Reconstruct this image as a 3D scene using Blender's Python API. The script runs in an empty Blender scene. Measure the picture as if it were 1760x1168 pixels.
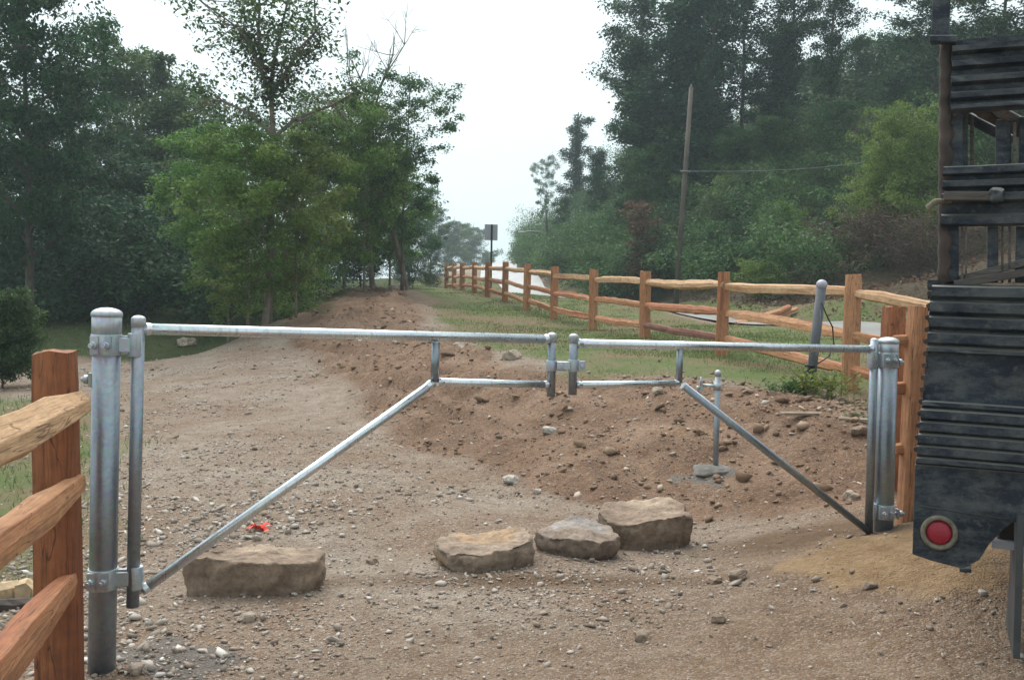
import bpy, math, random
import numpy as np
from mathutils import Vector, Matrix
R_ = math.radians
sc = bpy.context.scene
COL = sc.collection

# ------------------------------------------------------------------ camera
CAM_H = 1.63
F_PX = 1690.0                       # focal length in photo pixels (1760 wide)
PITCH, ROLL = R_(2.845), R_(1.15)
cam_d = bpy.data.cameras.new('camera'); cam = bpy.data.objects.new('camera', cam_d); COL.objects.link(cam)
cam_d.sensor_width = 36.0; cam_d.lens = 36.0 * F_PX / 1760.0
cam_d.clip_start = 0.05; cam_d.clip_end = 2000
CAM_M = (Matrix.Translation((0, 0, CAM_H)) @ Matrix.Rotation(math.pi/2 - PITCH, 4, 'X') @ Matrix.Rotation(ROLL, 4, 'Z'))
cam.matrix_world = CAM_M
sc.camera = cam
# ------------------------------------------------------------------ light
SUN_EL, SUN_AZ = R_(60), R_(340)
w = bpy.data.worlds.new('World'); sc.world = w; w.use_nodes = True
nt = w.node_tree; nt.nodes.clear()
sky = nt.nodes.new('ShaderNodeTexSky'); sky.sky_type = 'NISHITA'; sky.sun_disc = False
sky.sun_elevation = SUN_EL; sky.sun_rotation = SUN_AZ; sky.dust_density = 6.0; sky.air_density = 1.0; sky.ozone_density = 1.0
hs = nt.nodes.new('ShaderNodeHueSaturation'); hs.inputs['Saturation'].default_value = 0.18
ov = nt.nodes.new('ShaderNodeMix'); ov.data_type = 'RGBA'; ov.inputs[0].default_value = 0.55
ov.inputs[7].default_value = (8.3, 10.0, 10.5, 1)      # cloud layer seen evenly all over the sky
bg = nt.nodes.new('ShaderNodeBackground'); bg.inputs['Strength'].default_value = 0.092
wo = nt.nodes.new('ShaderNodeOutputWorld')
nt.links.new(sky.outputs[0], hs.inputs['Color']); nt.links.new(hs.outputs[0], ov.inputs[6])
nt.links.new(ov.outputs[2], bg.inputs['Color']); nt.links.new(bg.outputs[0], wo.inputs['Surface'])
sd = bpy.data.lights.new('sun', 'SUN'); so = bpy.data.objects.new('sun', sd); COL.objects.link(so)
sd.energy = 2.3; sd.angle = R_(60); sd.color = (1.0, 0.96, 0.9)
so.rotation_euler = (Matrix.Rotation(-SUN_AZ, 4, 'Z') @ Matrix.Rotation(-(math.pi/2 - SUN_EL), 4, 'X')).to_euler()
vs = sc.view_settings; vs.view_transform = 'Standard'; vs.look = 'None'; vs.gamma = 1; vs.exposure = 0.72; vs.use_curve_mapping = False
sc.cycles.max_bounces = 6; sc.cycles.diffuse_bounces = 3; sc.cycles.glossy_bounces = 3; sc.cycles.transmission_bounces = 3
sc.cycles.volume_bounces = 1; sc.cycles.transparent_max_bounces = 8

# ------------------------------------------------------------------ helpers
def P(px, py, Y):
    """world point that the photograph shows at (px, py) and that lies Y metres down the drive"""
    d = CAM_M.to_3x3() @ Vector(((px-880)/F_PX, -(py-584)/F_PX, -1))
    t = Y / d.y
    return Vector((d.x*t, Y, CAM_H + d.z*t))

def tag(o, label=None, cat=None, group=None, kind=None):
    if label: o['label'] = label
    if cat: o['category'] = cat
    if group: o['group'] = group
    if kind: o['kind'] = kind
    return o
def thing(name, label, cat, loc=(0, 0, 0), rz=0, group=None):
    o = bpy.data.objects.new(name, None); COL.objects.link(o); o.empty_display_size = .2
    o.location = loc; o.rotation_euler = (0, 0, rz)
    return tag(o, label, cat, group)
def np_mesh(name, V, F, mat=None, parent=None, smooth=False, rnd=None, attrs=None):
    """V (n,3); F list of index arrays, each (m,k)"""
    V = np.asarray(V, dtype=np.float32)
    me = bpy.data.meshes.new(name)
    if not isinstance(F, list): F = [F]
    F = [np.asarray(f, dtype=np.int32) for f in F if len(f)]
    me.vertices.add(len(V)); me.vertices.foreach_set('co', V.ravel())
    tot = np.concatenate([np.full(len(f), f.shape[1], np.int32) for f in F])
    idx = np.concatenate([f.ravel() for f in F])
    me.loops.add(len(idx)); me.loops.foreach_set('vertex_index', idx)
    me.polygons.add(len(tot)); st = np.concatenate([[0], np.cumsum(tot)[:-1]]).astype(np.int32)
    me.polygons.foreach_set('loop_start', st); me.polygons.foreach_set('loop_total', tot)
    if rnd is not None:
        a = me.attributes.new('rnd', 'FLOAT', 'POINT'); a.data.foreach_set('value', np.asarray(rnd, np.float32))
    if attrs:
        for k, v in attrs.items():
            a = me.attributes.new(k, 'FLOAT', 'POINT'); a.data.foreach_set('value', np.asarray(v, np.float32))
    me.update(calc_edges=True); me.validate()
    if smooth: me.polygons.foreach_set('use_smooth', np.ones(len(me.polygons), bool))
    if mat: me.materials.append(mat)
    return link(name, me, parent)
def link(name, me, parent=None):
    o = bpy.data.objects.new(name, me); COL.objects.link(o)
    if parent is not None: o.parent = parent
    return o

class MB:
    """collects simple shapes for ONE mesh"""
    def __init__(s): s.v = []; s.f = []; s.sm = []
    def add(s, V, F, smooth=False):
        n = len(s.v); s.v += [tuple(map(float, v)) for v in V]
        for f in F: s.f.append(tuple(i+n for i in f)); s.sm.append(smooth)
        return s
    def box(s, c, size, M=None):
        x, y, z = [k/2 for k in size]; c = Vector(c)
        V = [Vector((a*x, b*y, d*z)) for a in (-1, 1) for b in (-1, 1) for d in (-1, 1)]
        V = [(c + (M @ v if M is not None else v)) for v in V]
        return s.add(V, [(0, 1, 3, 2), (4, 6, 7, 5), (0, 4, 5, 1), (2, 3, 7, 6), (0, 2, 6, 4), (1, 5, 7, 3)])
    def tube(s, pts, r, n=16, caps=True):
        pts = [Vector(p) for p in pts]; rr = r if isinstance(r, (list, tuple)) else [r]*len(pts)
        V = []; F = []; up = None
        for i, p in enumerate(pts):
            d = (pts[min(i+1, len(pts)-1)] - pts[max(i-1, 0)]).normalized()
            if up is None:
                a = Vector((0, 0, 1)) if abs(d.z) < .9 else Vector((1, 0, 0))
                up = (a - d*a.dot(d)).normalized()
            else: up = (up - d*up.dot(d)).normalized()
            sd_ = d.cross(up)
            for k in range(n):
                a = 2*math.pi*k/n; V.append(p + up*math.cos(a)*rr[i] + sd_*math.sin(a)*rr[i])
        for i in range(len(pts)-1):
            for k in range(n): F.append((i*n+k, i*n+(k+1) % n, (i+1)*n+(k+1) % n, (i+1)*n+k))
        s.add(V, F, True)
        if caps:
            b = len(s.v) - len(V)
            s.f.append(tuple(b+k for k in reversed(range(n)))); s.sm.append(False)
            s.f.append(tuple(b+(len(pts)-1)*n+k for k in range(n))); s.sm.append(False)
        return s
    def dome(s, base, axis, r, h, n=20, m=5, lip=0.0):
        pts = []; rr = []; base = Vector(base); axis = Vector(axis).normalized()
        if lip: pts += [base - axis*lip, base]; rr += [r, r]
        for i in range(0 if not lip else 1, m+1):
            a = math.pi/2*i/m; pts.append(base + axis*h*math.sin(a)); rr.append(max(r*math.cos(a), r*.02))
        return s.tube(pts, rr, n)
    def build(s, name, mat, parent=None, bevel=0):
        me = bpy.data.meshes.new(name); me.from_pydata(s.v, [], s.f); me.update()
        me.polygons.foreach_set('use_smooth', s.sm)
        if mat: me.materials.append(mat)
        o = link(name, me, parent)
        if bevel:
            m = o.modifiers.new('bevel', 'BEVEL'); m.width = bevel; m.segments = 2; m.limit_method = 'ANGLE'
        return o

# ---- value noise
def _h(ix, iy, iz, seed):
    n = (ix*374761393 + iy*668265263 + iz*2147483647 + seed*974634777) & 0xFFFFFFFF
    n = ((n ^ (n >> 13)) * 1274126177) & 0xFFFFFFFF
    return ((n ^ (n >> 16)) & 0xFFFF) / 65535.0
def vnoise(x, y, z=0, seed=0):
    x, y, z = np.broadcast_arrays(np.asarray(x, float), np.asarray(y, float), np.asarray(z, float))
    ix, iy, iz = [np.floor(a).astype(np.int64) for a in (x, y, z)]
    fx, fy, fz = x-ix, y-iy, z-iz
    fx, fy, fz = [a*a*(3-2*a) for a in (fx, fy, fz)]
    def L(dz):
        a = _h(ix, iy, iz+dz, seed)*(1-fx) + _h(ix+1, iy, iz+dz, seed)*fx
        b = _h(ix, iy+1, iz+dz, seed)*(1-fx) + _h(ix+1, iy+1, iz+dz, seed)*fx
        return a*(1-fy) + b*fy
    return (L(0)*(1-fz) + L(1)*fz)*2 - 1
def fbm(x, y, z=0, o=4, seed=0):
    r = 0; a = 1; s = 0
    for i in range(o):
        r = r + a*vnoise(x*2**i, y*2**i, np.asarray(z)*2**i, seed+i); s += a; a *= .5
    return r/s
def sstep(a, b, x):
    t = np.clip((x-a)/(b-a), 0, 1); return t*t*(3-2*t)
def seg_dist(x, y, pts):
    d = np.full(np.shape(x), 1e9)
    for (ax, ay), (bx, by) in zip(pts[:-1], pts[1:]):
        vx, vy = bx-ax, by-ay; t = np.clip(((x-ax)*vx + (y-ay)*vy)/(vx*vx+vy*vy), 0, 1)
        d = np.minimum(d, np.hypot(x-ax-t*vx, y-ay-t*vy))
    return d
def poly_sd(x, y, pts):
    """signed distance, positive inside"""
    x = np.asarray(x, float); y = np.asarray(y, float)
    ins = np.zeros(x.shape, bool); q = pts + [pts[0]]
    for (ax, ay), (bx, by) in zip(q[:-1], q[1:]):
        c = ((ay > y) != (by > y)) & (x < (bx-ax)*(y-ay)/((by-ay) if by != ay else 1e-9) + ax); ins ^= c
    d = seg_dist(x, y, q); return np.where(ins, d, -d)

# ------------------------------------------------------------------ materials
def new_mat(name):
    m = bpy.data.materials.new(name); m.use_nodes = True; t = m.node_tree
    return m, t, t.nodes['Principled BSDF']
def nd(t, typ, **kw):
    n = t.nodes.new(typ)
    for k, v in kw.items():
        if k.startswith('i_'): n.inputs[k[2:].replace('_', ' ')].default_value = v
        else: setattr(n, k, v)
    return n
def ramp(t, stops, src=None, interp='LINEAR'):
    n = t.nodes.new('ShaderNodeValToRGB'); e = n.color_ramp.elements; n.color_ramp.interpolation = interp
    while len(e) > 1: e.remove(e[0])
    e[0].position = stops[0][0]; e[0].color = (*stops[0][1], 1) if len(stops[0][1]) == 3 else stops[0][1]
    for p, c in stops[1:]:
        k = e.new(p); k.color = (*c, 1) if len(c) == 3 else c
    if src is not None: t.links.new(src, n.inputs[0])
    return n
def noise(t, vec, scale, detail=4, rough=.55, dist=0):
    n = t.nodes.new('ShaderNodeTexNoise'); n.inputs['Scale'].default_value = scale; n.inputs['Detail'].default_value = detail
    n.inputs['Roughness'].default_value = rough; n.inputs['Distortion'].default_value = dist
    if vec is not None: t.links.new(vec, n.inputs['Vector'])
    return n
def mixc(t, fac, a, b, mode='MIX'):
    n = t.nodes.new('ShaderNodeMix'); n.data_type = 'RGBA'; n.blend_type = mode
    for s, v in ((0, fac), (6, a), (7, b)):
        if isinstance(v, (int, float)): n.inputs[s].default_value = v
        elif isinstance(v, tuple): n.inputs[s].default_value = (*v, 1) if len(v) == 3 else v
        else: t.links.new(v, n.inputs[s])
    return n.outputs[2]
def mapping(t, src, scale=(1, 1, 1)):
    n = t.nodes.new('ShaderNodeMapping'); n.inputs['Scale'].default_value = scale; t.links.new(src, n.inputs[0]); return n.outputs[0]
def bump(t, bsdf, h, strength=.5, dist=.01):
    n = t.nodes.new('ShaderNodeBump'); n.inputs['Strength'].default_value = strength; n.inputs['Distance'].default_value = dist
    t.links.new(h, n.inputs['Height']); t.links.new(n.outputs[0], bsdf.inputs['Normal'])
def coord(t, which='Object'): return t.nodes.new('ShaderNodeTexCoord').outputs[which]
def attr(t, name): n = t.nodes.new('ShaderNodeAttribute'); n.attribute_name = name; return n.outputs['Fac']

def mat_wood(name, axis, heart, sap, dark, mixpos=(.42, .62)):
    m, t, b = new_mat(name); co = coord(t)
    sc_ = [9, 9, 9]; sc_[axis] = .7
    oi = nd(t, 'ShaderNodeObjectInfo')
    off = nd(t, 'ShaderNodeVectorMath', operation='ADD'); t.links.new(co, off.inputs[0])
    cx = nd(t, 'ShaderNodeCombineXYZ'); mu = nd(t, 'ShaderNodeMath', operation='MULTIPLY'); mu.inputs[1].default_value = 37
    t.links.new(oi.outputs['Random'], mu.inputs[0])
    for k in range(3): t.links.new(mu.outputs[0], cx.inputs[k])
    t.links.new(cx.outputs[0], off.inputs[1])
    v = mapping(t, off.outputs[0], tuple(sc_))
    big = noise(t, v, .9, 3, .5, .3); fine = noise(t, v, 7, 6, .65, .4); v2 = mapping(t, off.outputs[0], tuple(k*.22 for k in sc_))
    bl = noise(t, v2, 1.3, 2)
    c1 = mixc(t, ramp(t, [(mixpos[0], (0, 0, 0)), (mixpos[1], (1, 1, 1))], bl.outputs[0]).outputs[0], heart, sap)
    c2 = mixc(t, ramp(t, [(.35, (1, 1, 1)), (.55, (0, 0, 0))], fine.outputs[0]).outputs[0], c1, dark)
    c2 = mixc(t, .5, c1, c2)
    c3 = mixc(t, ramp(t, [(.60, (0, 0, 0)), (.68, (1, 1, 1))], big.outputs[0]).outputs[0], c2, dark); c3 = mixc(t, .6, c2, c3)
    cr = noise(t, v, 2.6, 2, .4, .6); c3 = mixc(t, ramp(t, [(.485, (0, 0, 0)), (.5, (.8, .8, .8)), (.515, (0, 0, 0))], cr.outputs[0]).outputs[0], c3, tuple(k*.35 for k in dark))
    sn = noise(t, co, 14, 5, .7); c3 = mixc(t, .35, c3, ramp(t, [(.35, (.3, .3, .3)), (.65, (.7, .7, .7))], sn.outputs[0]).outputs[0], 'OVERLAY')
    t.links.new(c3, b.inputs['Base Color']); b.inputs['Roughness'].default_value = .75
    bump(t, b, fine.outputs[0], .8, .006)
    return m
M = {}
M['post_wood'] = mat_wood('post_wood', 2, (.22, .066, .022), (.33, .12, .045), (.06, .018, .010))
M['post_pale'] = mat_wood('post_pale', 2, (.38, .15, .062), (.48, .24, .12), (.15, .055, .028))
M['rail_wood'] = mat_wood('rail_wood', 0, (.40, .14, .058), (.51, .26, .125), (.16, .06, .035), (.40, .58))
M['rail_pale'] = mat_wood('rail_pale', 0, (.40, .18, .080), (.53, .33, .18), (.22, .10, .05), (.34, .50))
M['rail_dark'] = mat_wood('rail_dark', 0, (.16, .06, .04), (.25, .10, .07), (.05, .02, .015))

def mat_galv(name, base=(.70, .74, .77), rough=.27, metal=.9):
    m, t, b = new_mat(name); co = coord(t)
    n1 = noise(t, co, 6, 4, .6); n2 = noise(t, mapping(t, co, (30, 30, 4)), 1.4, 4)
    vo = nd(t, 'ShaderNodeTexVoronoi'); vo.inputs['Scale'].default_value = 70; t.links.new(co, vo.inputs['Vector'])
    c = mixc(t, ramp(t, [(.3, (0, 0, 0)), (.75, (1, 1, 1))], n1.outputs[0]).outputs[0], base, tuple(k*.78 for k in base))
    c = mixc(t, .12, c, vo.outputs['Color'], 'OVERLAY')
    c = mixc(t, ramp(t, [(.56, (0, 0, 0)), (.72, (.5, .5, .5))], n2.outputs[0]).outputs[0], c, (.30, .31, .32))
    t.links.new(c, b.inputs['Base Color']); b.inputs['Metallic'].default_value = metal
    r = ramp(t, [(.3, (rough-.08,)*3), (.7, (rough+.16,)*3)], n2.outputs[0]); t.links.new(r.outputs[0], b.inputs['Roughness'])
    bump(t, b, n1.outputs[0], .15, .003)
    return m
M['galv'] = mat_galv('galvanised_steel'); M['galv_shaded'] = mat_galv('shaded_galvanised_steel', (.31, .345, .385), .42, .85); M['galv_cast'] = mat_galv('cast_galvanised', (.50, .54, .57), .5, .75)  # second steel is a darker copy: shade on upright pipes put into its colour
M['old_pipe'] = mat_galv('weathered_pipe', (.12, .125, .14), .75, .15)

def mat_simple(name, c, rough=.7, metal=0, var=.25, scale=8, bumpk=.3):
    m, t, b = new_mat(name); n = noise(t, coord(t), scale, 5, .6)
    f = ramp(t, [(.3, tuple(k*(1-var) for k in c)), (.7, tuple(min(1, k*(1+var)) for k in c))], n.outputs[0])
    t.links.new(f.outputs[0], b.inputs['Base Color']); b.inputs['Roughness'].default_value = rough; b.inputs['Metallic'].default_value = metal
    bump(t, b, n.outputs[0], bumpk, .01); return m
M['bark'] = mat_simple('bark', (.085, .065, .05), .9, 0, .45, 5, .9)
M['bark_pale'] = mat_simple('pale_bark', (.17, .13, .10), .9, 0, .4, 5, .9)
M['pole_wood'] = mat_simple('weathered_pole_wood', (.095, .075, .062), .85, 0, .3, 3, .4)
M['sign_back'] = mat_simple('sign_back', (.34, .34, .38), .5, .3, .08)
M['dark_metal'] = mat_simple('dark_metal', (.02, .022, .025), .5, .3)
M['red_ribbon'] = mat_simple('red_ribbon', (.75, .07, .04), .5, 0, .2)
M['wire'] = mat_simple('black_wire', (.02, .02, .02), .5)
M['grey_wire'] = mat_simple('grey_wire', (.17, .18, .19), .5)
M['concrete'] = mat_simple('cement', (.15, .135, .12), .95, 0, .35, 14, 1)
M['stick'] = mat_simple('weathered_stick', (.26, .20, .15), .9, 0, .3, 14)
M['pale_bark_wood'] = mat_simple('split_firewood', (.46, .33, .20), .85, 0, .3, 14)

def mat_stone(name, a, b_, c_):
    m, t, b = new_mat(name); co = coord(t)
    n1 = noise(t, co, 3.2, 6, .62, .3); n2 = noise(t, co, 22, 8, .7); n3 = noise(t, mapping(t, co, (1.5, 1.5, 9)), 2, 4)
    c = ramp(t, [(.32, a), (.5, b_), (.66, c_)], n1.outputs[0]).outputs[0]
    c = mixc(t, .6, c, ramp(t, [(.35, (.28, .26, .24)), (.65, (.78, .75, .71))], n2.outputs[0]).outputs[0], 'OVERLAY')
    c = mixc(t, .3, c, ramp(t, [(.4, (.3, .27, .25)), (.6, (.7, .68, .65))], n3.outputs[0]).outputs[0], 'OVERLAY')
    t.links.new(c, b.inputs['Base Color']); b.inputs['Roughness'].default_value = .9
    ad = nd(t, 'ShaderNodeMath', operation='ADD'); t.links.new(n1.outputs[0], ad.inputs[0]); t.links.new(n2.outputs[0], ad.inputs[1])
    bump(t, b, ad.outputs[0], 1.0, .02); return m
M['rock'] = mat_stone('sandstone', (.15, .105, .078), (.235, .175, .13), (.33, .26, .20))
M['rock_orange'] = mat_stone('orange_sandstone', (.18, .135, .105), (.27, .21, .165), (.36, .245, .15))
M['rock_blue'] = mat_stone('blue_grey_stone', (.15, .11, .085), (.225, .175, .14), (.24, .225, .225))

def mat_rnd(name, stops, rough=.9, transl=0.0, hue_obj=0.0, spec=.3):
    """colour by the per-face random attribute"""
    m, t, b = new_mat(name); r = ramp(t, stops, attr(t, 'rnd')); c = r.outputs[0]
    if hue_obj:
        oi = nd(t, 'ShaderNodeObjectInfo'); h = nd(t, 'ShaderNodeHueSaturation')
        for sock, lo, hi in (('Hue', .5-hue_obj*.25, .5+hue_obj*.25), ('Value', 1-hue_obj*1.6, 1+hue_obj*1.6)):
            mr = nd(t, 'ShaderNodeMapRange'); mr.inputs['To Min'].default_value = lo; mr.inputs['To Max'].default_value = hi
            t.links.new(oi.outputs['Random'], mr.inputs[0]); t.links.new(mr.outputs[0], h.inputs[sock])
        t.links.new(c, h.inputs['Color']); c = h.outputs[0]
    t.links.new(c, b.inputs['Base Color']); b.inputs['Roughness'].default_value = rough
    b.inputs['Specular IOR Level'].default_value = spec
    if transl:
        tr = nd(t, 'ShaderNodeBsdfTranslucent'); t.links.new(c, tr.inputs[0]); mx = nd(t, 'ShaderNodeMixShader'); mx.inputs[0].default_value = transl
        t.links.new(b.outputs[0], mx.inputs[1]); t.links.new(tr.outputs[0], mx.inputs[2])
        t.links.new(mx.outputs[0], t.nodes['Material Output'].inputs['Surface'])
    return m
def leafmat(name, dark, mid, light, yellow):
    return mat_rnd(name, [(0, dark), (.45, mid), (.85, light), (1, yellow)], .55, .38, .10, .2)
M['leaf'] = leafmat('leaf_mid_green', (.024, .054, .020), (.052, .108, .034), (.095, .165, .052), (.17, .21, .075))
M['leaf_dark'] = leafmat('leaf_dark_green', (.011, .032, .016), (.026, .066, .028), (.052, .108, .042), (.09, .14, .06))
M['leaf_bright'] = leafmat('leaf_bright_green', (.055, .105, .020), (.120, .205, .038), (.19, .275, .06), (.27, .31, .085))
M['leaf_brown'] = leafmat('leaf_brown', (.05, .03, .02), (.11, .06, .04), (.16, .09, .05), (.2, .12, .07))
M['leaf_rust'] = leafmat('leaf_rust', (.06, .035, .022), (.11, .05, .03), (.14, .075, .04), (.10, .12, .05))
M['grass'] = mat_rnd('grass_blades', [(0, (.065, .10, .025)), (.5, (.115, .165, .045)), (.8, (.18, .21, .075)), (1, (.32, .27, .15))], .7, .3)
M['gravel'] = mat_rnd('gravel_stone', [(0, (.18, .135, .105)), (.3, (.27, .21, .17)), (.7, (.35, .29, .25)), (.93, (.43, .375, .325)), (1, (.55, .50, .46))], .92)
M['gravel_pale'] = mat_rnd('pale_crushed_stone', [(0, (.20, .16, .13)), (.4, (.31, .26, .22)), (.8, (.42, .37, .32)), (1, (.55, .51, .47))], .92)
M['clod'] = mat_rnd('soil_clod', [(0, (.13, .078, .050)), (.5, (.20, .125, .083)), (.85, (.27, .185, .12)), (1, (.48, .39, .31))], .95)
M['litter'] = mat_rnd('wood_chip', [(0, (.10, .06, .04)), (.5, (.24, .16, .11)), (1, (.42, .31, .22))], .9)

# ------------------------------------------------------------------ terrain
ctl = []   # (x, y, z)
def cp(px, py, Y): p = P(px, py, Y); ctl.append((p.x, p.y, p.z))
for x in (-6, -3, -1, 0, 1.2, 3): 
    for y in (-8, -3, 1): ctl.append((x, y, 0 if x < 2 else .05))
for a in [(175, 1150, 4.2), (600, 1168, 4.1), (1100, 1165, 4.15), (435, 1018, 5.25), (830, 985, 5.75), (1000, 955, 6.0), (1120, 940, 6.4),
          (1500, 925, 6.0), (1530, 893, 6.0), (1640, 985, 5.0), (1760, 1100, 4.1), (1232, 806, 8.0), (1300, 880, 6.9), (600, 800, 8.7), (300, 800, 8.8),
          (300, 640, 17), (100, 680, 14), (240, 900, 6.7), (40, 1030, 5.2), (500, 720, 11.3), (400, 605, 22), (150, 605, 22), (-200, 640, 18),
          # bottom of the bank
          (480, 575, 24), (540, 622, 16.5), (625, 690, 12), (750, 785, 9), (900, 840, 7.8), (1100, 850, 7.4), (1400, 870, 6.8),
          # shelf edge
          (655, 508, 34), (712, 525, 27), (722, 560, 20), (790, 603, 14.5), (880, 640, 12), (960, 662, 11), (1150, 668, 10.3), (1300, 690, 9.4), (1400, 715, 8.8), (1480, 760, 8.1), (1560, 800, 7.6), (1640, 800, 7.6),
          # fence line
          (1460, 672, 10.3), (1240, 612, 13.4), (1108, 582, 16.5), (1019, 565, 19.5), (952, 548, 22.5), (905, 534, 25.3), (868, 519, 28.2), (838, 510, 31),
          (815, 502, 34), (780, 499, 40), (760, 497, 45), (700, 492, 38), (1600, 720, 9),
          # road
          (1600, 585, 17), (1760, 610, 13), (1400, 562, 19.5), (1150, 530, 26), (1000, 510, 35), (900, 498, 46), (872, 483, 70), (868, 467, 105), (1700, 578, 18), (1420, 550, 22), (1262, 532, 26.3), (1080, 508, 35.2),
          # bank & hill to the right
          (1600, 520, 21), (1600, 470, 25), (1600, 380, 31), (1700, 250, 38), (1550, 250, 40), (1500, 150, 55), (1300, 480, 30), (1300, 400, 38), (1300, 290, 50),
          (1760, 420, 25), (1100, 475, 42), (1100, 400, 54), (1100, 300, 72), (1000, 445, 62), (960, 450, 80), (2000, 300, 30), (2000, 480, 18), (1000, 400, 90),
          # left wood
          (560, 522, 25), (605, 506, 28), (650, 495, 31), (515, 553, 22.5), (460, 558, 22), (560, 500, 34), (200, 530, 38), (400, 520, 38), (0, 540, 34), (-300, 540, 34), (600, 497, 42), (200, 490, 60), (600, 480, 65), (700, 478, 60), (760, 470, 90), (-300, 480, 60)]:
    cp(*a)
C_ = np.array(ctl); CQ = 1.2
def _k(ax, ay, bx, by): return np.sqrt((ax[:, None]-bx[None])**2 + (ay[:, None]-by[None])**2 + CQ*CQ)
n_ = len(C_)
A_ = np.zeros((n_+3, n_+3)); A_[:n_, :n_] = _k(C_[:, 0], C_[:, 1], C_[:, 0], C_[:, 1]) - np.eye(n_)*.02
A_[:n_, n_] = 1; A_[:n_, n_+1] = C_[:, 0]; A_[:n_, n_+2] = C_[:, 1]; A_[n_:, :n_] = A_[:n_, n_:].T
W_ = np.linalg.solve(A_, np.concatenate([C_[:, 2], [0, 0, 0]]))
def Gbase(x, y):
    x = np.atleast_1d(np.asarray(x, float)).ravel(); y = np.atleast_1d(np.asarray(y, float)).ravel()
    xc = np.clip(x, -35, 45); yc = np.clip(y, -10, 110); out = np.empty(len(x))
    for i in range(0, len(x), 20000):
        s = slice(i, i+20000)
        out[s] = _k(xc[s], yc[s], C_[:, 0], C_[:, 1]) @ W_[:n_] + W_[n_] + W_[n_+1]*xc[s] + W_[n_+2]*yc[s]
    out -= .62*np.exp(-((yc-37)/9)**2)*sstep(-.4, 3, xc - np.interp(yc, [20, 25, 34, 46, 60], [4.6, 3.2, 1.2, -1.2, -2.6]))
    return np.clip(out, -1.0, 22)
EDGE = [(-4.5, 34), (-2.7, 27), (-1.85, 20), (-.8, 14.5), (0, 12), (.53, 11.0), (1.7, 10.3), (2.4, 9.4), (2.75, 8.8), (3.1, 7.6)]
FOOT = [(-5.8, 24), (-3.4, 16.5), (-1.8, 12), (-.7, 9), (.1, 7.8), (1.0, 7.4), (2.2, 6.8), (3.2, 6.2)]
BANK = FOOT + [(3.6, 7.4)] + EDGE[::-1][1:]
GRASS = [(-4.2, 36), (-2.3, 27), (-1.5, 20), (-.35, 14.2), (.7, 11.3), (1.8, 10.8), (2.7, 9.7), (3.2, 9), (4.2, 8.2), (9, 6), (10.5, 8), (6.9, 15.7), (4.1, 24.5), (.9, 44), (-.6, 60), (-5.5, 60), (-5.6, 40)]
ROADN = [(16, 0), (11, 8), (7.0, 16), (4.2, 25), (2.3, 34), (-.4, 46), (-1.9, 60), (-2.7, 80), (-3.3, 110)]
ROADF = [(18.0, 1.0), (12.5, 9.0), (8.4, 17.0), (5.5, 25.9), (3.9, 35.0), (1.5, 47), (.6, 61), (.3, 81), (.2, 110)]
def zones(x, y):
    wob = fbm(x*.9, y*.9, 0, 3, 5)*.55
    g = sstep(-.35, .5, poly_sd(x, y, GRASS) + wob)
    bank = sstep(-.4, .4, poly_sd(x, y, BANK) + wob*.8)
    # grass under the trees on the left and weeds left of the drive
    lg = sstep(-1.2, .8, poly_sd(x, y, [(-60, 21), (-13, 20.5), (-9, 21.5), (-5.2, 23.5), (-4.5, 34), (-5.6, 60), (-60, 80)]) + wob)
    sl = sstep(-.6, .5, poly_sd(x, y, [(-2.35, 4.6), (-2.7, 6.2), (-3.75, 9), (-5.6, 13), (-8.4, 14.8), (-20, 14), (-20, 0), (-3.1, 0)]) + wob*.9)*.85
    right = sstep(-1, 1, poly_sd(x, y, ROADF + [(60, 110), (60, 0)]) + wob)
    g = np.maximum(g, sstep(-.4, .5, poly_sd(x, y, ROADF[:6] + [(3.0, 47), (5.6, 36), (7.0, 27), (9.8, 18.5), (14, 10.5), (20, 3)]) + wob)*.95)
    sand = sstep(-.35, .4, .70 - np.hypot((x-2.25)/1.35, (y-5.45)/.85) + fbm(x*2.2, y*2.2, 0, 4, 9)*.55)
    return g, bank, lg, sl, right, sand
def dirtmask(x, y):
    d = .75*sstep(-.6, 1.6, x - .15*y + .3) + .45*sstep(5.3, 4.3, y); d = d + .9*fbm(x*.7, y*1.1, 0, 4, 77)
    return np.clip(d, 0, 1)
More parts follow.
